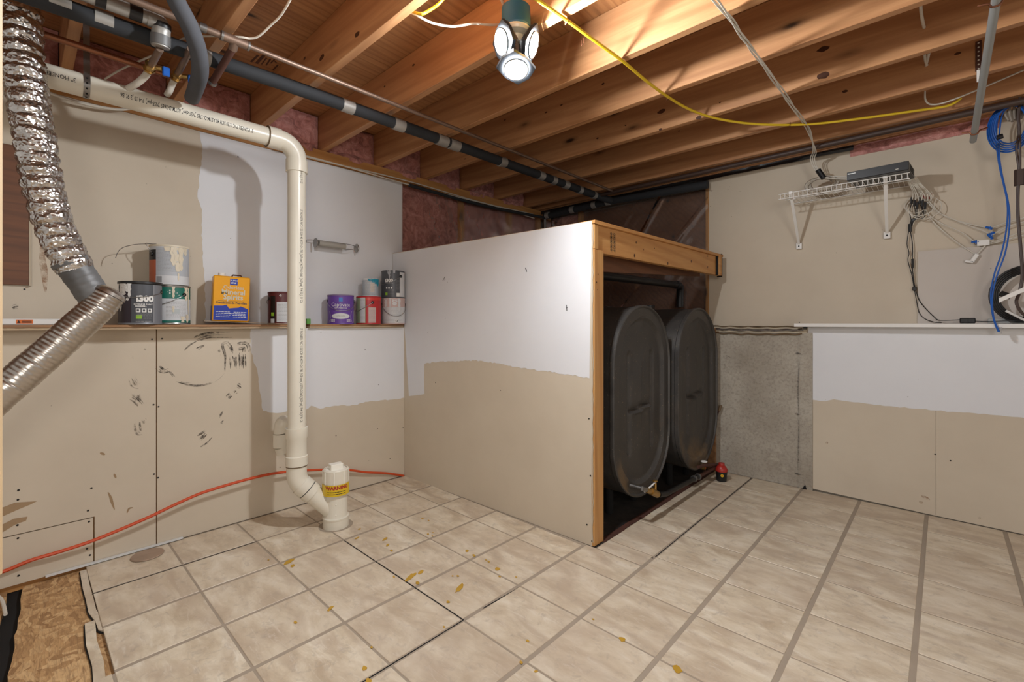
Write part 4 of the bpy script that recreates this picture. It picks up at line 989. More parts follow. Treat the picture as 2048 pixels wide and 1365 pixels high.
bands(t, c, A, .0822, [('label', -.72, 1.7, .008, .186, plain((186,190,196), .5), 'grey ingredients label'), ('label_panel', -1.5, -.72, .008, .122, rustor, 'orange side panel'), ('label_panel', -1.5, -.72, .122, .172, M['black'], 'black band'), ('label_panel', -.72, 1.7, .008, .045, paper, None), ('barcode', -.68, -.38, .010, .040, TXG, None)])
m = lines(MB(), c, .0822, A-.15, c.z+.170, .085, .0012, 17, .0065); part(m, 'fine_print', TXG, t)
drip(t, c, A, .0822, [(.20,.196,.095,.014), (.42,.196,.066,.018), (.60,.190,.072,.012), (-.1,.196,.165,.015), (.9,.196,.150,.012), (.45,.06,.02,.004)], cream)
c2 = c; e0 = Vector((cos(A-1.05), sin(A-1.05), 0)); tt = Vector((cos(A-1.9), sin(A-1.9), 0))
m = MB().tube([c+e0*.083+Vector((0,0,.158)), c+e0*.100+Vector((0,0,.185)), c+e0*.085+tt*.02+Vector((0,0,.203)), c+tt*.05+Vector((0,0,.205)), c+tt*.14+Vector((0,0,.175)), c+tt*.165+Vector((0,0,.125)), c+tt*.162+Vector((0,0,.108))][0:4], .0016, 6, spline=4)
m.tube([c+e0*.06+Vector((0,0,.204)), c+e0*.10+tt*.05+Vector((0,0,.192)), c+e0*.12+tt*.09+Vector((0,0,.165)), c+e0*.12+tt*.11+Vector((0,0,.120))], .0016, 6, spline=4); part(m, 'bail_handle', M['steel'], t)
m = MB().tube([c+e0*.081+Vector((0,0,.150)), c+e0*.087+Vector((0,0,.150))], .010, 12); part(m, 'ear', M['black'], t)
m = MB().lathe([(.0822*.98,.186),(.0822*1.03,.190),(.0822*1.02,.198),(.0822*.93,.199)], c, 40); part(m, 'rim', cream, t)
# mineral spirits tin
cc = onX(459, 600, -2.875); cc.z = 1.1075
t = T('spirits_tin', 'yellow and blue rectangular tin of Odorless Mineral Spirits', 'tin', tuple(cc))
A = ang_cam(cc.x, cc.y) + pi/2 + .10; Mt = Matrix.Translation(cc) @ Matrix.Rotation(A, 4, 'Z') @ Matrix.Rotation(.035, 4, 'Y')
# local: x to the viewer's right, y away from the viewer
wT, dT, hT = .172, .10, .245
part(MB().box((-wT/2,-dT/2,0), (wT/2,dT/2,hT), Mt, bev=.004), 'body', gold, t)
def face(mb, pts, y=-dT/2-.0006, th=.0004): return mb.prism([Mt @ Vector((x, y, z)) for x, z in pts], Mt.to_3x3() @ Vector((0, th, 0)))
part(face(MB(), [(-wT/2+.006,.006),(wT/2-.006,.006),(wT/2-.006,.070),(.045,.084),(.035,.077),(-.010,.070),(-.022,.090),(-.04,.084),(-wT/2+.006,.082)]), 'label_panel', royal, t, 'blue lower panel')
part(MB().prism([Mt @ Vector((-wT/2-.0006, y, z)) for y, z in [(-dT/2+.006,.006),(dT/2-.006,.006),(dT/2-.006,.082),(-dT/2+.006,.082)]], Mt.to_3x3() @ Vector((.0004,0,0))), 'label_panel', royal, t)
part(face(MB(), [(-.010,.198),(.026,.198),(.026,.232),(-.010,.232)], -dT/2-.0008), 'emblem', royal, t, 'blue square emblem')
ft = lambda x0, z0, y=-dT/2-.0011: (lambda x, z: Mt @ Vector((x0+x, y, z0+z)))
m = MB(); put_text(m, 'KLEAN', .0105, ft(.008, .222, -dT/2-.0014), .0003); put_text(m, 'STRIP', .0105, ft(.008, .209, -dT/2-.0014), .0003); part(m, 'lettering', WM, t)
silver = plain((214, 205, 182), .35)
m = MB(); put_text(m, 'Odorless', .026, ft(.008, .184), .0003); put_text(m, 'Mineral', .037, ft(.008, .158), .0013); put_text(m, 'Spirits', .037, ft(.008, .130), .0013); part(m, 'lettering', silver, t)
m = MB(); put_text(m, 'Destilados de Petr\u00f3leo', .0155, ft(.002, .100), .0005); face(m, [(-.062,.109),(.066,.109),(.066,.1105),(-.062,.1105)], -dT/2-.0009); part(m, 'lettering', M['prim'], t)
m = MB()
for k in range(4):
    x = -.07
    while x < .068:
        l = random.uniform(.006, .014)
        if abs(x+l/2) > .004: face(m, [(x, .050-k*.009), (x+l, .050-k*.009), (x+l, .0525-k*.009), (x, .0525-k*.009)], -dT/2-.0010)
        x += l+.002
part(m, 'fine_print', WM, t)
m = MB().tube([Mt @ Vector((-.045, 0, hT-.002)), Mt @ Vector((-.045, 0, hT+.018))], .018, 18); part(m, 'cap', WM, t, 'white screw cap')
m = MB().tube([Mt @ Vector((.0, 0, hT)), Mt @ Vector((.008, 0, hT+.012)), Mt @ Vector((.045, 0, hT+.012)), Mt @ Vector((.052, 0, hT))], .004, 8); part(m, 'carry_handle', M['rust'], t)
# maroon can behind the pipe
t, c, A = can('paint_can', 'maroon paint can with black stripe, half hidden behind the vertical drain pipe', 'paint can', 566, -2.885, .0815, .190, ZS-.001, gG, mat=maroon)
bands(t, c, A, .0815, [('label', -1.6, 1.6, .010, .182, maroon, None), ('label_panel', -.92, -.52, .010, .165, M['black'], 'black stripe'), ('label_panel', -.42, 1.0, .012, .130, paper, 'white label'), ('green_mark', -.86, -.62, .048, .068, lime, None), ('barcode', -.90, -.58, .008, .032, paper, None)])
m = lines(MB(), c, .0818, A+.25, c.z+.122, .10, .0014, 13, .008); part(m, 'fine_print', TXG, t)
m = cyl_text(MB(), c, .0815, A-.15, c.z+.158, '*', .03, .002); part(m, 'emblem', WM, t)
handle(t, c, .0815, .150, A-1.1, .04, -1)
# purple can
t, c, A = can('paint_can', 'purple paint can standing just right of the drain pipe', 'paint can', 681.5, -2.865, .0815, .188, ZS-.002, gG, mat=purple)
bands(t, c, A, .0815, [('label', -1.75, 1.75, .008, .180, purple, None)])
m = MB(); Rt = .0815*.987+.0010
for (a0, z0, ra, rz) in [(0, .052, .72, .018)]:
    vs = [Vector((c.x+Rt*cos(A+a0), c.y+Rt*sin(A+a0), c.z+z0))] + [Vector((c.x+Rt*cos(A+a0+ra*cos(u)), c.y+Rt*sin(A+a0+ra*cos(u)), c.z+z0+rz*sin(u))) for u in [2*pi*k/32 for k in range(32)]]
    # strips keep it on the curved face
    n = 20; vs = []
    for k in range(n+1):
        a = -ra+2*ra*k/n; h = rz*math.sqrt(max(0, 1-(a/ra)**2)); vs += [Vector((c.x+Rt*cos(A+a), c.y+Rt*sin(A+a), c.z+z0-h)), Vector((c.x+Rt*cos(A+a), c.y+Rt*sin(A+a), c.z+z0+h))]
    m.add(vs, [[2*k, 2*k+2, 2*k+3, 2*k+1] for k in range(n)], True)
part(m, 'label_oval', paper, t, 'white oval on the label')
for s_ in (-1, 1):
    m = MB(); n = 10; vs = []
    for k in range(n+1):
        z = .010+.075*k/n; w_ = .78+.45*abs((z-.050)/.04)**1.2*.5; vs += [Vector((c.x+(Rt+.0002)*cos(A+s_*w_), c.y+(Rt+.0002)*sin(A+s_*w_), c.z+z)), Vector((c.x+(Rt+.0002)*cos(A+s_*1.45), c.y+(Rt+.0002)*sin(A+s_*1.45), c.z+z))]
    m.add(vs, [[2*k, 2*k+2, 2*k+3, 2*k+1] for k in range(n)], True); part(m, 'label_flare', paper, t)
m = cyl_text(MB(), c, Rt+.0006, A, c.z+.124, 'Captivate', .034, -.0002, 1.0, .93); cyl_text(m, c, Rt+.0006, A, c.z+.103, 'PAINT & PRIMER IN ONE', .0072, .0002); cyl_text(m, c, Rt+.0006, A, c.z+.086, 'interior satin enamel', .0075); part(m, 'lettering', WM, t)
m = cyl_text(MB(), c, Rt+.0008, A, c.z+.052, 'ULTRA LATEX', .009, .0001); part(m, 'lettering', TXG, t)
m = wrap(MB(), c, Rt+.0004, A-.14, A+.14, c.z+.145, c.z+.170, 4); part(m, 'emblem', plain((40,120,200), .4), t, 'blue square emblem')
m = lines(MB(), c, Rt+.0006, A-.62, c.z+.030, .030, .0028, 3, .006); lines(m, c, Rt+.0006, A+.62, c.z+.030, .026, .0028, 3, .006); part(m, 'fine_print', WM, t)
handle(t, c, .0815, .150, A-1.45, .065, 1, plain((180,176,180), .35, .8))
m = MB().lathe([(.0815*.98,.178),(.0815*1.02,.183),(.0815*1.02,.188),(.0815*.93,.190)], c, 40); part(m, 'rim', plain((130,110,150), .4), t)
# red can, quart on top
t, c, A = can('paint_can', 'red paint can with sage and white label, under the small teal-spilled can', 'paint can', 737.5, -2.86, .0815, .187, ZS-.002, gG, mat=redb)
bands(t, c, A, .0815, [('label', -1.6, -.25, .008, .180, sage, 'pale green side'), ('label_panel', -.70, -.30, .010, .178, paper, None), ('label_panel', -.25, 1.6, .008, .180, redb, None), ('label_panel', -.02, .60, .010, .112, pinkish, 'faded pink panel'), ('label_panel', -.25, 1.3, .160, .184, plain((214,54,44), .35), None)])
m = lines(MB(), c, .0822, A+.28, c.z+.100, .045, .0014, 10, .009); lines(m, c, .0822, A-.5, c.z+.165, .03, .0012, 18, .008); part(m, 'fine_print', TXG, t)
handle(t, c, .0815, .145, A+.30, .06, -1)
t, c, A = can('quart_can', 'small grey quart can with teal paint spilled over its rim, on the red can', 'paint can', 741, -2.865, .054, .122, ZS+.186, gG, mat=paper)
bands(t, c, A, .054, [('label', -1.7, 1.7, .006, .110, plain((176,182,190), .5), None), ('label_panel', -.02, .5, .03, .09, plain((200,188,178), .5), None)])
m = lines(MB(), c, .0548, A, c.z+.098, .075, .0012, 15, .006); part(m, 'fine_print', WM, t)
drip(t, c, A, .054, [(.0,.118,.100,.016), (.35,.120,.094,.016), (.7,.120,.084,.014), (1.05,.118,.07,.012)], teal)
m = MB().lathe([(.054*.9,.119),(.054*1.03,.118),(.054*1.03,.110)], c, 32, a0=A-.3, a1=A+1.6); part(m, 'rim_spill', teal, t)
# pale can with the second i300 on top, in the corner
t, c, A = can('paint_can', 'pale pinkish paint can in the corner, under a dark grey can', 'paint can', 787, -2.845, .0800, .182, ZS-.002, gG, mat=pinkish)
bands(t, c, A, .080, [('label', -1.7, 1.7, .008, .172, paper, None), ('label_panel', -1.7, 1.7, .120, .174, pinkish, 'pink upper half'), ('label_panel', .12, .40, .010, .034, WM, None)])
m = lines(MB(), c, .0803, A, c.z+.112, .12, .0014, 12, .009); part(m, 'fine_print', TXG, t)
m = cyl_text(MB(), c, .0806, A+.26, c.z+.022, '13', .018, .0006); part(m, 'lettering', M['ink'], t)
drip(t, c, A, .080, [(-.3,.18,.06,.005), (.1,.178,.13,.018), (.5,.178,.09,.010), (-.7,.178,.12,.012)], paper)
handle(t, c, .080, .140, A-1.35, .085, 1)
t, c, A = can('paint_can', 'dark grey paint can on top of the pale can in the corner', 'paint can', 786, -2.845, .0800, .190, ZS+.181, gG, mat=darkgrey)
bands(t, c, A, .080, [('label', -1.7, 1.7, .008, .182, darkgrey, None), ('label_panel', .62, 1.7, .008, .180, paper, 'white side panel'), ('green_mark', -.70, -.48, .018, .036, lime, None), ('barcode', .30, .60, .008, .034, WM, None)])
m = cyl_text(MB(), c, .0806, A-.35, c.z+.118, 'i300', .032, .0016); part(m, 'lettering', WM, t)
m = lines(MB(), c, .0803, A-.3, c.z+.098, .05, .0016, 1, .01); lines(m, c, .0803, A-.15, c.z+.055, .04, .0014, 4, .008); lines(m, c, .0803, A+.45, c.z+.12, .03, .0012, 12, .006); part(m, 'fine_print', TXG, t)
for k in range(3): m = wrap(MB(), c, .0805, A-.62+k*.22, A-.50+k*.22, c.z+.062, c.z+.074, 3); part(m, 'icon', WM, t)
drip(t, c, A, .080, [(-.30,.190,.130,.006), (-.34,.190,.160,.014), (.1,.190,.17,.008)], plain((170,172,178), .4))
handle(t, c, .080, .150, A+.72, .055, -1)
# bits lying on the ledge at the left
c = onX(90, 640, -2.84); 
m = MB().box((-2.875, YN+.5, ZS-.0015), (-2.815, onX(172, 645, -2.83).y, ZS+.024), bev=.004)
wt = T('strip_package', 'long white boxed strip with an orange warning sticker lying on the left ledge', 'package', (-2.85, -.3, ZS)); part(m, 'box', WM, wt)
a, b = onX(40, 637, -2.8149).y, onX(64, 637, -2.8149).y
a, b = onX(32, 637, -2.8149).y, onX(66, 637, -2.8149).y
m = MB().box((-2.8152, a, ZS+.004), (-2.8145, b, ZS+.021)); part(m, 'sticker', plain((232,116,40), .5), wt, 'orange warning sticker')
m = MB(); 
for k in range(3):
    m.box((-2.8145, a+(b-a)*.34, ZS+.007+k*.005), (-2.8140, a+(b-a)*.92, ZS+.009+k*.005))
m.prism([(-2.8140, a+(b-a)*.06, ZS+.006), (-2.8140, a+(b-a)*.26, ZS+.006), (-2.8140, a+(b-a)*.16, ZS+.019)], (-.0004,0,0)); part(m, 'fine_print', M['ink'], wt)
c = onX(616, 640, -2.83); m = MB().box((c.x-.012, c.y-.012, ZS-.002), (c.x+.012, c.y+.012, ZS+.032), bev=.002); solo(m, 'green_block', plain((96,160,70), .5), 'tiny green block on the shelf just right of the vertical pipe', 'block')
# spindle holder on the wall
a = onX(630, 486, XU+.075); b = onX(688, 493, XU+.075); c1 = onX(620, 495, XU); e1_ = onX(713, 498, XU+.075)
th = T('roll_holder', 'grey roller on a wire bracket mounted on the white wall', 'holder', (XU, 1.3, 1.5))
p0 = onX(631, 486, XU+.07); p1 = onX(713, 497, XU+.045)
m = MB().tube([onX(637, 486, XU+.07), onX(690, 494, XU+.065)], .019, 20, rr=None); part(m, 'roller', plain((170,166,158), .5), th)
for q, xx in ((p0, 0), (p1, 0)):
    ax = (onX(690,494,XU+.065)-onX(637,486,XU+.07)).normalized(); Mx = Matrix.Translation(q) @ Vector((0,0,1)).rotation_difference(ax).to_matrix().to_4x4()
    m = MB().lathe([(0,-.006),(.014,-.005),(.029,-.003),(.031,0),(.029,.003),(.012,.006),(0,.007)], (0,0,0), 24, Mx); part(m, 'end_disc', M['tin'], th)
m = MB().tube([Vector((XU+.002, p0.y-.03, p0.z+.01)), p0+Vector((-.03,-.02,.02)), onX(690,488,XU+.065), p1+Vector((0,-.01,.01)), Vector((XU+.002, p1.y+.01, p1.z-.02))], .0022, 6, spline=4)
m.tube([onX(690,500,XU+.065), onX(706,499,XU+.05)], .002, 6); part(m, 'wire_bracket', M['steel'], th)

# ================================================================= PIPES UNDER THE JOISTS
def bandpipe(name, label, path, r, mat, tapes, tmat, extra=None):
    t = T(name, label, 'pipe', tuple(path[0])); m = MB().tube(path, r, 16, spline=3 if len(path) > 2 else 0); part(m, 'insulation', mat, t)
    for a, b in tapes: d = (b-a).normalized(); m = MB().tube([a, b], r*1.035, 16); part(m, 'tape_band', tmat, t)
    return t
XI = -2.17
xi = lambda px, py: onX(px, py, XI)
def seg(px0, px1, line):                                    # two points on the pipe centre line
    (x0, y0), (x1, y1) = line; f_ = lambda p: xi(p, y0+(y1-y0)*(p-x0)/(x1-x0)); return f_(px0), f_(px1)
LI = ((60, -23), (390, 113)); LJ = ((392, 114), (1210, 402))
a = xi(20, -38); b = xi(395, 117)
t = bandpipe('insulated_pipe', 'long black foam-insulated pipe with silver tape bands crossing under the joists', [Vector((XI, a.y-.4, 2.165)), Vector((XI, a.y, 2.165)), Vector((XI, b.y, 2.170)), Vector((XI, 1.0, 2.180)), Vector((XI, 2.2, 2.185)), Vector((XI, 3.35, 2.190))], .030, M['foam'], [], M['silvertape'])
def atpx(px, z=2.17, x=XI):
    l = (px-CX)/FPX; dx_, dy_ = _f[0]+_r[0]*l, _f[1]+_r[1]*l; k = x/dx_; y = dy_*k
    zz_ = 2.165+.005*min(1, max(0, y-a.y)) if y < .6 else 2.172+.006*(y-.6); return Vector((x, y, 2.170 if y < 1 else (2.180 if y < 2.2 else 2.187)))
for p0_, p1_ in [(97,143),(188,226),(408,420),(683,706),(786,807),(873,893),(898,917),(998,1010),(1076,1086),(1102,1110),(1126,1135),(1156,1162),(1185,1190)]:
    m = MB().tube([atpx(p0_), atpx(p1_)], .0322, 16); part(m, 'tape_band', M['silvertape'], t)
c_ = atpx(422)
# slim copper pipe with tee
XC = -2.01
cpz = 2.197
cp_ = T('copper_pipe', 'slim copper water pipe with a soldered tee running under the joists', 'pipe', (XC, .5, cpz))
yt = onX(470, 86, XC).y
m = MB().tube([(XC, YN, cpz), (XC, yt-.03, cpz)], .013, 12); m.tube([(XC, yt+.03, cpz), (XC, 3.36, cpz)], .010, 12); part(m, 'pipe', M['copperdull'], cp_)
m = MB().tube([(XC, yt-.045, cpz), (XC, yt+.05, cpz)], .017, 14); m.tube([(XC, yt, cpz), (XC-.03, yt, cpz-.022)], .016, 14); part(m, 'tee', M['copperdull'], cp_)
for y in (yt-.044, yt+.048): m = MB().tube([(XC, y-.005, cpz), (XC, y+.003, cpz)], .0185, 12); part(m, 'solder_ring', M['steel'], cp_)
be = onZ(425, 165, 2.10); bs = Vector((XC-.02, yt, cpz-.018)); bd = (be-bs).normalized(); m = MB().tube([bs, be], .0135, 14); part(m, 'branch', M['rust'], cp_, 'darker copper branch')
m = MB().tube([be-bd*.006, be+bd*.006], .017, 14); part(m, 'end_ring', M['steel'], cp_)
y = onX(405, 62, XC).y; m = MB().tube([(XC, y-.012, cpz), (XC, y+.012, cpz)], .0165, 12); part(m, 'sleeve', M['steel'], cp_)
# lower copper pipe near the wall
XK = -2.44
c2_ = T('copper_pipe', 'bare copper pipe just above the white horizontal drain pipe', 'pipe', (XK, -.3, 2.185))
m = MB().tube([(XK, YN, 2.19), (XK, onX(365, 165, XK).y, 2.168)], .0125, 14); part(m, 'pipe', M['copper'], c2_)
# taped pipe with elbow, valves and white tubes
ZT = 2.150
e_ = onZ(322, 45, 2.205)
p_a = onZ(205, 4, ZT+.02)
t = T('taped_pipe', 'silver and black taped pipe ending in a taped elbow above the brass valve', 'pipe', tuple(e_))
dY = Vector((0,1,0)); pe = Vector((e_.x, e_.y, e_.z)); ps = Vector((e_.x, e_.y-1.3, e_.z))
m = MB().tube([ps, pe], .026, 16); part(m, 'insulation', M['silvertape'], t)
yy = [onX(q, 20, e_.x).y for q in (190, 212, 258, 284)]
m = MB().tube([(e_.x, yy[0], e_.z), (e_.x, yy[1], e_.z)], .0272, 16); part(m, 'tape_band', M['black'], t)
m = MB().tube([(e_.x, yy[2], e_.z), (e_.x, yy[3], e_.z)], .0272, 16); part(m, 'tape_band', M['black'], t)
pd = onZ(321, 92, 2.125)
dv_ = (pd-pe).normalized(); m = ribbed([pe+Vector((0,-.04,0)), pe+Vector((0,-.01,-.002)), pe+dv_*.02, pe+dv_*.05, pd], .028, .05, .001, .002, 24)
m.tube([pd-dv_*.004, pd+dv_*.004], .028, 20); part(m, 'elbow', M['silvertape'], t)
m = MB().tube([pe+dv_*.004, pe+dv_*.022], .0315, 20); part(m, 'tape_band', M['black'], t)
m = MB().tube([pd-dv_*.035, pd-dv_*.001], .0315, 20); part(m, 'tape_cap', M['ducttape'], t)
def valve(lbl, px0, py0, px1, py1, pxe, pye, z0):
    a = onZ(px0, py0, z0); b = onZ(px1, py1, z0-.01); v = T('brass_valve', lbl, 'valve', tuple(b))
    m = MB().tube([a, b], .012, 12); part(m, 'copper_stub', M['copperdull'], v)
    d = (b-a).normalized(); m = MB().tube([b-d*.012, b+d*.022], .016, 8); m.tube([b-d*.014, b-d*.006], .021, 6); m.tube([b+d*.018, b+d*.028], .021, 6); m.tube([b+d*.005, b+d*.005+Vector((.02,.035,.0))], .010, 8); part(m, 'body', M['brass'], v)
    q = b+d*.005+Vector((.022,.045,0)); m = MB().box(q+Vector((-.006,-.010,-.026)), q+Vector((.006,.014,.010)), bev=.003); part(m, 'handle', M['blue'], v, 'blue tee handle')
    e = onZ(pxe, pye, z0-.05); mid = b+d*.09; e.x = min(e.x, -2.46)
    m = MB().tube([b+d*.026, mid, (mid+e)/2+Vector((0,.0,-.005)), e], .0125, 14, spline=5); part(m, 'white_tube', M['cablewhite'], v, 'white plastic tube')
valve('brass shutoff valve below the taped elbow, feeding a white tube', 320, 98, 301, 133, 262, 166, 2.12)
valve('brass shutoff valve beside the thick grey hose, feeding a white tube', 381, 98, 354, 150, 334, 190, 2.15)
# thick grey foam hose
hp_ = [onX(345, -30, -1.84), onX(352, 0, -1.86), onX(378, 50, -1.90), onX(396, 100, -1.96), onX(400, 145, -2.06), onX(391, 178, -2.22), onX(384, 196, -2.38)]
m = MB().tube(hp_, .028, 20, spline=8); solo(m, 'foam_hose', M['foamgrey'], 'thick grey foam-covered hose curving down over the drain pipe', 'hose')
# black pipes along the top of the back wall
m = MB().tube([(-2.15, 3.40, 2.195), (XR, 3.40, 2.205)], .017, 14); solo(m, 'gas_pipe', M['brown'], 'thin dark pipe running along the back wall just under the joists', 'pipe')
t = T('corner_pipe', 'black wrapped pipe with tape along the back wall down into the corner', 'pipe', (-2.9, 3.58, 1.07))
m = MB().tube([(XU+.075, 3.585, 2.160), (-2.15, 3.545, 2.168), (xu+.02, 3.57, 2.150)], .030, 14); part(m, 'insulation', M['foam'], t)
m = MB().tube([(XU+.075, 3.585, 2.165), (XU+.075, 3.585, 1.07)], .014, 12); part(m, 'drop_pipe', M['steel'], t)
for x in (-2.86, -2.55, -2.15, -2.30): m = MB().tube([(x-.02, 3.575-.04*min(1,(x+2.905)/.75), 2.164), (x+.02, 3.575-.04*min(1,(x+2.905)/.75), 2.164)], .032, 14); part(m, 'tape_band', M['silvertape'], t)
m = MB().tube([(XI, 3.35, 2.19), (XI+.02, 3.45, 2.18), (XI+.05, 3.53, 2.168)], .030, 14, spline=4); part(m, 'elbow', M['foam'], t)
m = MB().tube([(XU+.05, 2.0, 2.135), (XU+.045, 2.8, 2.125), (XU+.075, 3.585, 2.150)], .013, 12, spline=4); part(m, 'plate_shade', M['foam'], t)  # dark tube drawn in place of the shadowed band along the top plate

# ================================================================= CABLES
def cable(name, label, pts, r, mat, sub_=6, group=None, cat='cable'):
    return solo(MB().tube(pts, r, 7, spline=sub_), name, mat, label, cat, group)
ZC = JB-.010
yc = [onZ(a, b, ZC) for a, b in [(1040,-25),(1075,0),(1130,38),(1190,82),(1245,122),(1290,160),(1333,192),(1375,217),(1420,234),(1470,244),(1520,249),(1580,250),(1640,247),(1700,240),(1760,232),(1830,222),(1895,212)]]
yc.append(Vector((yc[-1].x+.05, 3.3, JB+.02)))
m = MB().tube(yc, .0065, 8, spline=5); o = solo(m, 'yellow_cable', M['yellow'], 'yellow cable stapled diagonally under the joists', 'cable')
for (px, py) in [(1133,42),(1336,196),(1577,250),(1165,85)]:
    c = onZ(px, py, ZC); m = MB().tube([c+Vector((-.008,.004,.012)), c+Vector((-.008,.004,-.008)), c+Vector((.008,-.004,-.008)), c+Vector((.008,-.004,.012))], .0018, 5); solo(m, 'cable_staple', M['copper'], 'small copper staple holding the yellow cable', 'staple', 'staples along the yellow cable')
# white bundle to the wire shelf
bp = [(1405,-30),(1428,0),(1460,36),(1487,75),(1513,110),(1545,155),(1572,195),(1600,235),(1618,262)]
for k in range(3):
    pts = [onZ(a, b, ZC-.006+.004*k) + Vector((.008*sin(i*1.7+k*2.1), .008*cos(i*1.3+k*2.1), .004*sin(i+k))) for i, (a, b) in enumerate(bp)]
    pts += [onY(1626+3*k, 292, 3.40)+Vector((0,0,-.03)), onY(1621+4*k, 318, 3.48), onY(1632+3*k, 342, 3.50), onY(1655, 352+3*k, 3.52), onY(1700, 354+2*k, 3.52)]
    cable('white_cable', ['upper', 'middle', 'lower'][k] + ' thin white data cable running from the joists to the wire shelf', pts, .0032, M['cablewhite'], 5, 'white data cable bundle')
m = MB().tube([onY(1639, 343, 3.49)+Vector((-.008,0,.01)), onY(1648, 357, 3.49)], .016, 10); solo(m, 'cable_strap', M['black'], 'black hook strap round the white cables on the shelf', 'strap')
for k in range(7):
    r = .05+.006*k; c = onY(1643, 372, 3.50); pts = [c+Vector((r*1.1*cos(a), .02*sin(a*2+k)+.004*k, r*.62*sin(a)+.012)) for a in [2*pi*j/14*.92+k*.3 for j in range(15)]]
    if k == 0: coil = T('cable_coil', 'coil of white cable lying on the left end of the wire shelf', 'cable coil', tuple(c))
    part(MB().tube(pts, .0026, 7, spline=3), 'loop', M['cablewhite' if k % 3 else 'cablegrey'], coil)
for k in range(5):
    pts = [onY(1650+3*k, 356, 3.46+.02*k), onY(1675+4*k, 358+2*k, 3.45+.02*k), onY(1705+4*k, 360+k, 3.45+.02*k), onY(1735, 352+2*k, 3.47+.02*k)]
    cable('patch_cable', 'short white cable lying toward the black recorder', pts, .0026, M['cablewhite'], 5, 'patch cables on the shelf')
# romex and other lines near the ceiling
cable('house_wire', 'twisted white wire hanging from the joists above the slim copper pipe', [onZ(590,-20,2.30), onZ(580,0,2.29), onZ(562,30,2.27), onZ(540,52,2.25), onZ(518,72,2.225), onZ(500,77,2.215), onZ(480,74,2.21), onZ(430,72,2.21), onZ(370,76,2.21), onZ(330,100,2.20), onZ(250,135,2.20), onZ(210,158,2.20)], .004, M['cablewhite'])
cable('house_wire', 'white wire looping from a joist to the lamp box', [onZ(775,-5,2.36), onZ(800,14,2.34), onZ(832,30,2.29), onZ(865,46,2.27), onZ(905,53,2.27), onZ(945,48,2.28), onZ(985,50,2.31), onZ(1010,48,2.35)], .0045, M['cablewhite'])
cable('yellow_wire', 'short yellow wire looping over a joist left of the lamp', [onZ(900,-20,2.33), onZ(880,5,2.30), onZ(860,20,2.26), onZ(840,28,2.232), onZ(815,18,2.30)], .0055, M['yellow'])
cable('house_wire', 'white wire rising behind the lamp box to the right', [onZ(1062,25,2.38), onZ(1075,14,2.37), onZ(1100,8,2.37), onZ(1130,-10,2.38)], .0045, M['cablewhite'])
cable('house_wire', 'white wire dropping to the left side of the lamp box', [onZ(985,-20,2.42), onZ(1003,0,2.41), onZ(1008,22,2.40)], .0055, M['cablewhite'])
for k, pts in enumerate([[(1840,-8),(1843,30),(1850,62)], [(1849,108),(1851,122),(1856,135)], [(1858,106),(1855,120),(1851,135)]]):
    cable('house_wire', 'white wire showing between joists through drilled holes at the right', [onZ(a, b, 2.33 if k == 0 else 2.34) for a, b in pts], .0055, M['cablewhite'], 5, 'white wires through the joists')
cable('house_wire', 'white wire loop leaving the last joist toward the upper right corner', [onZ(1850,182,2.29), onZ(1851,200,2.25), onZ(1862,209,2.235), onZ(1890,205,2.235), onZ(1950,182,2.26), onZ(2048,140,2.30)], .004, M['cablewhite'])
# wires lying on the left wall top plate and under the drain pipe
for k in range(2):
    pts = [Vector((XU+.040+.010*k, y, 2.158-.014*k+.008*sin(y*4+k*2.5)-.012*max(0, y-2.2)*k)) for y in [1.05+.2*j for j in range(13)]]
    cable('wall_wire', ['upper', 'lower'][k] + ' white wire clipped along the top of the left wall', pts, .0045, M['cablewhite'], 5, 'wires along the left wall top')
for k, pts in enumerate([[(95,172),(150,186),(200,193),(250,193),(290,190),(330,205)], [(85,182),(140,200),(200,214),(245,219),(285,212)], [(85,165),(140,172),(190,186),(240,200)]]):
    cable('wall_wire', 'cream wire sagging between the horizontal drain pipe and the wall', [onX(a, b, XU+.05+.02*k) for a, b in [(10, pts[0][1]-14)]+pts], .0065, M['cablewhite'], 6, 'wires behind the drain pipe')

# ================================================================= LAMP
LC = Vector((-1.180, 1.283, 2.125))
lp_ = T('ceiling_lamp', 'bright three-panel LED lamp hanging under the joists from a blue junction box', 'lamp', tuple(LC))
m = MB().lathe([(.050,.165),(.054,.162),(.056,.090),(.058,.086),(.056,.080),(.0,.080)], LC, 28); part(m, 'junction_box', M['bluebox'], lp_, 'round blue junction box')
m = MB().lathe([(.0,.082),(.056,.080),(.058,.072),(.054,.062),(.034,.052),(.028,.030),(.024,.028),(0,.028)], LC, 32); part(m, 'lamp_holder', M['porcelain'], lp_, 'cream porcelain lamp holder')
m = MB().lathe([(.015,.05),(.020,.03),(.026,.005),(.030,-.01),(.030,-.035),(.02,-.045),(0,-.046)], LC, 24); part(m, 'lamp_body', M['steel'], lp_)
led = m_emit((.93, .965, 1.0, 1), LED_POWER)
cdir = Vector((-LC.x, -LC.y, 0)).normalized(); ca = math.atan2(cdir.y, cdir.x)
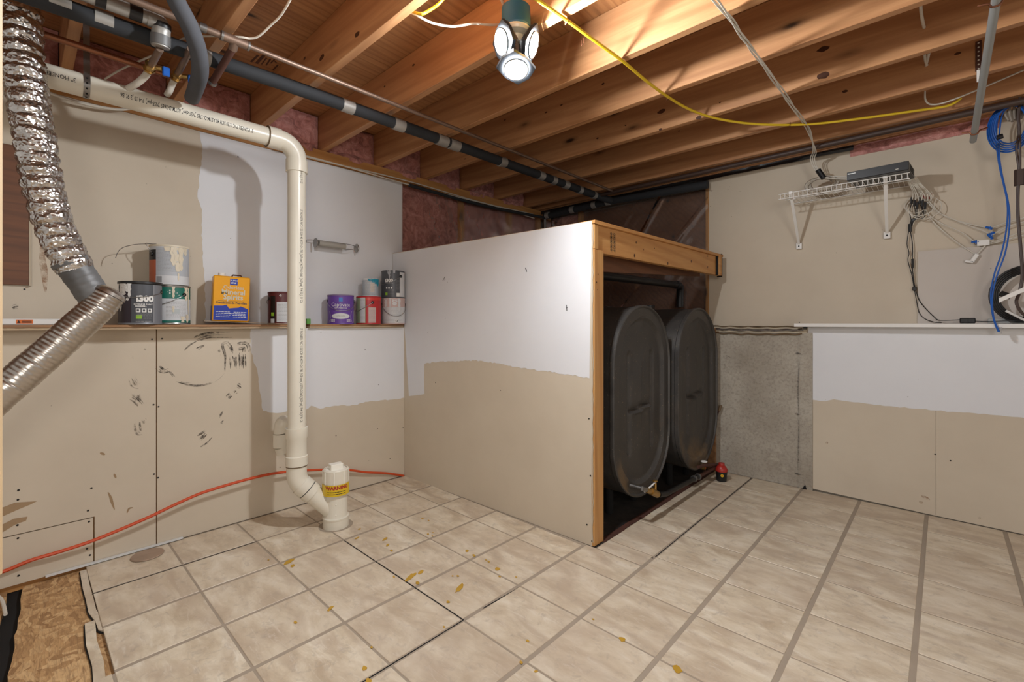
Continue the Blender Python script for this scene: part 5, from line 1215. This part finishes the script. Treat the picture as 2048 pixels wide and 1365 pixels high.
for k, (az, tilt, dist, dz) in enumerate([(ca, 20, .028, -.082), (ca-radians(62), 70, .060, .020), (ca+radians(76), 70, .066, .016)]):
    h = Vector((cos(az), sin(az), 0)); n_ = (h*sin(radians(tilt)) + Vector((0,0,-cos(radians(tilt))))).normalized(); c = LC + h*dist + Vector((0,0,dz))
    Mx = Matrix.Translation(c) @ Vector((0,0,1)).rotation_difference(n_).to_matrix().to_4x4()
    m = MB()
    pts = [(.068,.0),(.055,.048),(.0,.058),(-.055,.048),(-.068,0),(-.055,-.048),(0,-.058),(.055,-.048)]
    m.prism([Mx @ Vector((x, y, -.004)) for x, y in pts], tuple(Mx.to_3x3() @ Vector((0,0,-.012)))); pn = part(m, 'panel', plain((70,74,80), .35, .6), lp_)
    m = MB()
    for q in range(-5, 6): m.box((q*.010-.0012, -.042, -.030), (q*.010+.0012, .042, -.014), Mx)
    subpart(m, 'heat_sink', M['steel'], pn, lp_)
    m = MB().lathe([(.047,-.002),(.047,.004),(.043,.004),(.042,0)], (0,0,0), 28, Mx); subpart(m, 'bezel', M['steel'], pn, lp_)
    m = MB().lathe([(.042,.0005),(0,.0015)], (0,0,0), 28, Mx); subpart(m, 'lens', led, pn, lp_, 'glowing white lens')

# ================================================================= RIGHT WALL SHELVES AND ELECTRONICS
ws = T('wire_shelf', 'white wire shelf on two brackets high on the back wall', 'shelf', (-.45, YU, 1.64))
xa_, xb_ = -.765, -.145; yf = 3.345; zs = 1.925
m = MB()
for y, z in [(yf, zs+.002), (yf, zs-.030), (3.50, zs-.004), (YU-.006, zs-.004)]: m.tube([(xa_-.01, y, z), (xb_+.01, y, z)], .0032, 6)
part(m, 'rail', M['white'], ws)
m = MB(); n = 25
for k in range(n+1):
    x = xa_+(xb_-xa_)*k/n; m.tube([(x, YU-.005, zs), (x, yf, zs), (x, yf-.001, zs-.030)], .0017, 5)
part(m, 'cross_wires', M['white'], ws)['kind'] = 'stuff'
for px0, py0, px1, py1 in [(1582,402,1598,490),(1762,372,1774,468)]:
    top = onY(px0, py0, yf); bot = onY(px1, py1, YU-.014); d = (bot-top)
    top = Vector((bot.x+.012, yf+.004, zs-.004)); d = bot-top
    s_ = Vector((.009,0,0)); nn = d.cross(Vector((1,0,0))).normalized()*.003
    m = MB().add([top-s_-nn, top+s_-nn, bot+s_*.8-nn, bot-s_*.8-nn, top-s_+nn, top+s_+nn, bot+s_*.8+nn, bot-s_*.8+nn], [[0,1,2,3],[4,5,6,7],[0,1,5,4],[1,2,6,5],[2,3,7,6],[3,0,4,7]])
    br = part(m, 'bracket', M['white'], ws)
    m = MB().box(bot+Vector((-.017,-.006,-.030)), bot+Vector((.017,.012,.012)), bev=.003); subpart(m, 'foot_plate', M['white'], br, ws)
    m = MB().tube([bot+Vector((0,-.0065,-.010)), bot+Vector((0,-.009,-.010))], .005, 8); subpart(m, 'screw', M['ink'], br, ws)
    m = MB().box(top+Vector((-.011,-.010,-.004)), top+Vector((.011,-.001,.014)), bev=.002); subpart(m, 'hook', M['white'], br, ws)
for x in (xa_+.045, xb_-.10):
    m = MB().box((x-.006, 3.49, zs-.016), (x+.006, 3.51, zs+.006), bev=.002); part(m, 'clip', M['glass'] if x > -.5 else M['white'], ws)
dv = T('video_recorder', 'flat black recorder box on the wire shelf', 'recorder', (-.25, 3.42, zs+.006))
Md = Matrix.Translation((-.255, 3.405, zs+.006)) @ Matrix.Rotation(radians(-4), 4, 'Z')
m = MB().box((-.150,-.100,.0), (.125,.12,.050), Md, bev=.002); part(m, 'case', plain((40,44,52), .35, .3), dv)
m = MB().box((-.151,-.104,.002), (.126,-.099,.049), Md, bev=.001); part(m, 'front_panel', M['black'], dv)
m = MB().box((.070,-.1048,.012), (.082,-.1040,.016), Md); part(m, 'indicator', M['cablewhite'], dv)
m = MB().box((-.147,-.1045,.036), (-.110,-.1040,.040), Md); part(m, 'lettering', M['tin'], dv)
for k in range(4):
    m = MB().box((.1255, -.06, .010+k*.009), (.1262, .08, .013+k*.009), Md); part(m, 'vent_slot', M['blackmatte'], dv)
P = lambda x, y, d=YU-.02: onY(x, y, d)
# cables dropping behind the recorder
for k in range(9):
    bx = 1826+k*4.6; pts = [P(1812+k*2.2, 352, 3.52), P(1818+k*3, 368, 3.54), P(bx, 385+3*(k%3), 3.58), P(bx-2+(k%4)*2, 402, 3.60)]
    cable('lead_wire', ['leftmost', 'second', 'third', 'fourth', 'middle', 'sixth', 'seventh', 'eighth', 'rightmost'][k] + ' of the nine short white leads dropping from the black recorder', pts, .0028, M['cablewhite'], 5, 'white leads behind the recorder')
for k in range(6):
    bx = 1824+k*5.4; zz0 = 395+5*(k%3)
    m = MB().tube([P(bx, zz0, 3.60), P(bx-1, zz0+13, 3.60)], .006, 8); solo(m, 'plug_connector', M['black'], 'small black barrel connector hanging under the recorder', 'connector', 'black barrel connectors')
    pts = [P(bx-1, zz0+13, 3.60), P(bx-5+(k*7)%11, zz0+30, 3.61), P(1822+k*1.5, 440, 3.61), P(1818+k*1.2, 452, 3.62)]
    cable('power_lead', 'thin black wire of the splitter under the recorder', pts, .0022, M['black'], 6, 'black splitter wires')
m = MB().tube([P(1820, 448, 3.62), P(1820, 464, 3.62)], .0085, 10); solo(m, 'power_splitter', M['black'], 'black eight-way splitter hub hanging on the wall below the recorder', 'splitter')
m = MB().tube([P(1846, 388, 3.60), P(1851, 398, 3.60)], .005, 8); solo(m, 'red_connector', M['red'], 'red connector left among the cables under the recorder', 'connector')
m = MB().tube([P(1859, 398, 3.61), P(1862, 388, 3.61)], .005, 8); solo(m, 'red_connector', M['red'], 'red connector right among the cables under the recorder', 'connector')
for k in range(3):
    c = P(1832+9*k, 410+3*k, 3.60); pts = [c+Vector(((.05+.01*k)*cos(a), .01*sin(a), (.05+.008*k)*sin(a))) for a in [1.2+4.2*j/10+k for j in range(11)]]
    cable('lead_wire', 'looped white lead under the recorder', pts, .0022, M['cablewhite'], 4, 'looped white leads')
cable('power_lead', 'left thin black wire down the back wall to the shelf', [P(1817,464), P(1814,488), P(1818,506), P(1816,522), P(1823,548), P(1828,575), P(1833,602), P(1838,625), P(1850,638), P(1870,645,3.60), P(1883,646,3.58)], .0022, M['black'])
cable('power_lead', 'right thin black wire down the back wall to the shelf', [P(1821,464), P(1825,490), P(1825,530), P(1827,560), P(1832,582), P(1838,600), P(1850,616), P(1868,634), P(1880,641,3.60), P(1920,640,3.58)], .0024, M['black'])
m = MB().tube([P(1825,518), P(1825,536)], .006, 8); solo(m, 'inline_bead', M['black'], 'small black inline bead on the right wall wire', 'bead')
c = P(1829, 578); m = MB().box(c+Vector((-.010,-.006,-.012)), c+Vector((.010,.006,.012)), bev=.003); solo(m, 'inline_clip', M['black'], 'small square black clip where the two wall wires meet', 'clip')
# long white coax lines to the splitters
for k, pts in enumerate([[(1828,372),(1855,400),(1885,430),(1930,446),(1975,456)], [(1832,378),(1870,420),(1910,440),(1940,452),(1985,470)], [(1840,400),(1858,430),(1885,448),(1925,466),(1948,484)],
        [(1846,410),(1860,436),(1895,470),(1930,496),(1950,508)], [(1955,508),(1975,488),(2000,480),(2048,462),(2100,440)], [(1985,470),(2010,456),(2048,444),(2100,430)], [(1960,490),(1990,486),(2048,470),(2100,455)], [(1978,458),(2005,448),(2048,436),(2100,425)]]):
    cable('coax_cable', ['white coaxial cable sloping from the recorder to the topmost blue connector', 'white coaxial cable sloping from the recorder to the right-hand blue connector', 'white coaxial cable sloping to the leftmost blue connector', 'white coaxial cable sloping down to the white wall plug', 'white coaxial cable rising from the wall plug to the right border', 'white coaxial cable leaving the right-hand blue connector to the right border', 'white coaxial cable leaving the white coupler to the right border', 'white coaxial cable leaving the topmost blue connector to the right border'][k], [P(a, b, YU-.022-.004*(k%3)) for a, b in pts], .0032, M['cablewhite'], 6, 'white coaxial cables on the right wall')
for k, (px, py, an) in enumerate([(1978,456,.4),(1982,468,-.3),(1950,484,.1),(1981,474,.9)]):
    c = P(px, py, YU-.03); dd_ = Vector((cos(an), 0, -sin(an)))*.015
    m = MB().tube([c-dd_, c+dd_], .006, 8); m.tube([c+dd_*.3+Vector((0,0,-.012)), c+dd_*.3+Vector((0,0,.010))], .004, 6); solo(m, 'tap_connector', M['blue'], 'small blue cable connector on the right wall', 'connector', 'blue cable connectors')
m = MB().box(P(1955,482,YU-.035), P(1978,488,YU-.022)+Vector((0,0,-.006)), bev=.002); solo(m, 'cable_coupler', M['white'], 'white in-line coupler between the blue connectors', 'coupler')
c = P(1950, 515, YU-.025); m = MB().box((-.010,-.012,-.030), (.010,.010,.020), Matrix.Translation(c) @ Matrix.Rotation(.5, 4, 'Y'), bev=.003); m.box((-.035,-.012,-.034), (.0,.004,-.022), Matrix.Translation(c) @ Matrix.Rotation(.25, 4, 'Y'), bev=.002); solo(m, 'wall_plug', M['white'], 'white angled wall plug where two coaxial cables meet', 'plug')
# blue network cables
bl = [(2014,215),(2002,225),(1997,250),(1996,290),(2000,330),(2008,370),(2014,400),(2016,430),(2013,470),(2005,510),(1993,545),(1985,580),(1984,610),(1988,640),(1997,664)]
for k in range(2):
    cable('network_cable', ['left', 'right'][k] + ' of the two blue network cables hanging past the white ledge board', [P(a+(k*7-3)*(.6+.5*sin(i*.8+k)), b, 3.46) for i, (a, b) in enumerate(bl)], .0034, M['blue'], 6, 'hanging blue network cables')
for k in range(5):
    r1, r2 = .055+.006*k, .10+.008*k; c = P(2020, 252, 3.46); pts = [c+Vector((r1*cos(a), .012*k-.02, r2*sin(a)*.95)) for a in [2*pi*j/18*.94+k*.4 for j in range(19)]]
    if k == 0: coil = T('blue_cable_coil', 'coil of blue network cable hanging in the upper right corner', 'cable coil', tuple(c))
    part(MB().tube(pts, .004, 7, spline=3), 'loop', M['blue'], coil)
m = MB().tube([P(1993,276,3.44), P(2006,272,3.44)], .013, 10); solo(m, 'cable_strap', M['black'], 'black strap round the blue cable coil', 'strap')
m = MB().box(P(2000,655,3.45), P(2004,668,3.46)+Vector((0,.008,0))); solo(m, 'network_plug', M['glass'], 'clear plug at the end of the hanging blue cable', 'plug')
for k in range(5):
    c = P(2030, 218, 3.47); pts = [c+Vector((-.03+.014*k, .01*k-.02, .03)), c+Vector((-.035+.016*k, .0, -.01)), c+Vector((-.02+.010*k, 0, -.055-.006*(k%2))), c+Vector((-.028+.016*k, .01, .0))]
    if k == 0: coil = T('cord_hank', 'tan cord tied in a hank beside the blue coil', 'cord', tuple(c))
    part(MB().tube(pts, .006, 7, spline=5), 'strand', M['cablegrey'], coil)
for k in range(2):
    pts = [(2040,190),(2036,235),(2038,260),(2033+5*k,300),(2038,340),(2035,380),(2035,430),(2040,490),(2044,550),(2038,585),(2032,605),(2042,625),(2060,640)]
    if k == 0: coil = T('hanging_cord', 'brown double power cord with a plug block hanging at the right border', 'cord', tuple(P(2035, 640, 3.44)))
    part(MB().tube([P(a+2*k, b, 3.44) for a, b in pts], .0052, 7, spline=6), 'strand', M['brown'], coil)
m = MB().box(P(2032,342,3.43), P(2047,368,3.45), bev=.006); part(m, 'plug_block', M['brown'], coil)
# lower right ledge: white board, adapter, black coil, bracket arm
xl_ = onY(1588, 650, 3.47).x
sb = MB().box((xl_, 3.47, 1.0735), (XR, YU-.001, 1.0955), bev=.001); solo(sb, 'ledge_board', M['white'], 'long white board capping the lower right wall', 'board')
zb = 1.0965
c = onY(1935, 640, 3.545); m = MB().box((-.031,-.020,0), (.031,.020,.030), Matrix.Translation((c.x, 3.545, zb)), bev=.004); 
ad = T('power_adapter', 'black power adapter sitting on the white ledge board', 'adapter', (c.x, 3.545, zb)); part(m, 'case', M['black'], ad)
m = MB().box((.001,-.0205,.003), (.003,-.0199,.027), Matrix.Translation((c.x, 3.545, zb))); part(m, 'seam', M['blackmatte'], ad)
cable('power_lead', 'black lead running right from the adapter along the ledge', [(c.x+.03, 3.545, zb+.012), (c.x+.08, 3.545, zb+.010), (c.x+.16, 3.55, zb+.014), (c.x+.3, 3.56, zb+.016)], .0022, M['black'])
a = onY(1975, 645, 3.60); m = MB().box((a.x, 3.585, zb), (a.x+.5, 3.62, zb+.026), bev=.003); solo(m, 'grey_strip', plain((178,178,176), .5), 'pale grey strip lying on the ledge at the right border', 'strip')
for k in range(5):
    r = .118+.008*k; c = P(2063, 590, 3.56); pts = [c+Vector((r*cos(a), -.006*k+.02, r*1.02*sin(a)+.0)) for a in [2*pi*j/26 for j in range(27)]]
    pts = [Vector((p.x, p.y, max(p.z, zb+.006+.002*k))) for p in pts]
    if k == 0: coil = T('black_cable_coil', 'thick coil of black cable standing on the ledge at the right border', 'cable coil', tuple(c))
    part(MB().tube(pts, .0055, 7, spline=2), 'loop', M['black'], coil)
c = P(2011, 590, 3.50); m = MB().tube([c+Vector((-.02,0,.01)), c+Vector((.02,0,-.012))], .014, 8); solo(m, 'cable_strap', M['black'], 'black strap round the black cable coil', 'strap')
a = P(1998, 601, 3.40); b = P(2060, 574, 3.40); d = (b-a); m = MB().prism([a+Vector((0,0,-.012)), b+Vector((0,0,-.012)), b+Vector((0,0,.012)), a+Vector((0,0,.010))], (0,.022,0)); m2 = MB().tube([P(2012,622,3.52), P(2048,640,3.5), P(2080,655,3.5)], .006, 8)
bo = T('shelf_bracket', 'white metal bracket arm reaching in at the right border', 'bracket', tuple(a)); part(m, 'arm', M['white'], bo); part(m2, 'brace', M['white'], bo)
# hanging grey conduit with clamps
cd = T('conduit', 'grey plastic conduit hanging from the joists at the upper right', 'conduit', (.115, 3.3, 2.05))
pA = onX(1993, -30, .125); pB = onX(1946, 283, .118) if False else None
pA = Vector((.128, 1.75, 2.225)); 
q0 = onY(1992, 2, 2.28); q1 = onY(1946, 282, 3.30); dq = (q0-q1).normalized()
m = MB().tube([q1, q0+dq*.10], .0135, 18); part(m, 'tube', M['pvcgrey'], cd)
m = MB().tube([q1-dq*.0015, q1+dq*.001], .0115, 16); part(m, 'open_end', plain((90,92,92), .6), cd)
for px, py in ((1987, 3), (1952, 247)):
    y_ = q1.y + (q0.y-q1.y)*((283-py)/281.0)**1.0 if py < 100 else q1.y-.10; t_ = (y_-q1.y)/(q0.y-q1.y); c = q1+(q0-q1)*t_
    m = MB().tube([c+Vector((-.045,0,.006)), c+Vector((-.018,0,.0)), c+Vector((-.010,0,-.014)), c+Vector((.010,0,-.014)), c+Vector((.018,0,0)), c+Vector((.045,0,.006))], .0035, 6, spline=3); part(m, 'copper_clamp', M['copper'], cd)
a = onY(1957, 75, 2.60); b = onY(1957, 145, 2.60); yj = JY[9]-.0405
a = onZ(1957, 75, JB); hs = MB().box((a.x-.009, a.y+.38, JB-.03), (a.x+.009, a.y+.382, JB+.12)); 
j_ = min(JY, key=lambda y: abs(y-(a.y+.40)))
ps_ = T('perforated_strap', 'rusty perforated strap screwed to a joist beside the grey conduit', 'strap', (a.x, j_-.04, JB))
t0, t1_ = onY(1957, 82, j_-.041), onY(1957, 142, j_-.041)
m = MB().box((t0.x-.010, j_-.0415, t1_.z), (t0.x+.010, j_-.0395, t0.z)); part(m, 'strap', M['rust'], ps_)
for k in range(7):
    z = t1_.z+(t0.z-t1_.z)*(k+.5)/7; m = MB().tube([(t0.x, j_-.0425, z), (t0.x, j_-.0415, z)], .0035, 8); part(m, 'punched_hole', M['cablewhite'], ps_)
m = MB().box((t0.x-.006, j_-.0430, t1_.z-.05), (t0.x+.004, j_-.0400, t1_.z+.004)); part(m, 'paper_tag', M['white'], ps_)

# ================================================================= FLOOR THINGS
oc = [onX(a, b, -2.80) for a, b in [(-40,1152),(6,1144),(60,1122),(120,1104),(183,1083),(240,1060),(300,1034),(350,1010),(400,988),(450,972),(500,958),(545,948),(590,943),(650,940),(700,941),(730,945),(770,947),(824,948)]]
for k, p in enumerate(oc): p.x = XL+.006+.045*math.sin(pi*min(1, k/17)) 
oc = [onX(a, b, p.x) for (a, b), p in zip([(-40,1152),(6,1144),(60,1122),(120,1104),(183,1083),(240,1060),(300,1034),(350,1010),(400,988),(450,972),(500,958),(545,948),(590,943),(650,940),(700,941),(730,945),(770,947),(822,948)], oc)]
for p in oc: p.y = min(p.y, 1.885)
cable('orange_cord', 'orange extension cord strung low along the left wall into the corner', oc, .0074, M['orange'], 6, None, 'cord')
a = onZ(90, 1146, .004); b = onZ(362, 1072, .004); a.x = max(a.x, XL+.012); b.x = max(b.x, XL+.010)
d = (b-a).normalized(); nn = Vector((-d.y, d.x, 0))*.008; m = MB().prism([a-nn, b-nn, b+nn, a+nn], (0,0,.006)); solo(m, 'metal_strip', plain((226,228,228), .35, .1), 'thin pale metal strip lying on the floor against the left wall', 'strip')
c = onZ(270, 1105, 0); c = Vector((-2.745, onZ(270,1105,0).y+.035, .0015)); m = MB().lathe([(0,0),(.062,0),(.064,.002),(.062,.005),(.006,.006),(.003,.005),(0,.005)], c, 36); solo(m, 'round_plate', plain((176,150,128), .6, 0, .12), 'round tan cover plate lying on a floor tile near the left wall', 'plate')
m = MB().tube([(-2.60, -.036, -.008), (-2.74, -.050, .0), (-2.83, -.09, .012)], .006, 8, spline=4); solo(m, 'loose_wire', M['cablewhite'], 'short white wire lying over the gap in the strand board', 'wire')
c = onX(0, 600, -1.2); y = onX(4.5, 600, -1.195).y
m = MB().box((-1.215, y-.09, .66), (-1.195, y, 2.1), bev=.003); wd = solo(m, 'upright_board', plain((214,186,146), .6), 'pale upright wooden board edge at the left border', 'board')

# ---------------------------------------------------------------- tidy
for o in bpy.data.objects:
    if '_o' in o: del o['_o']
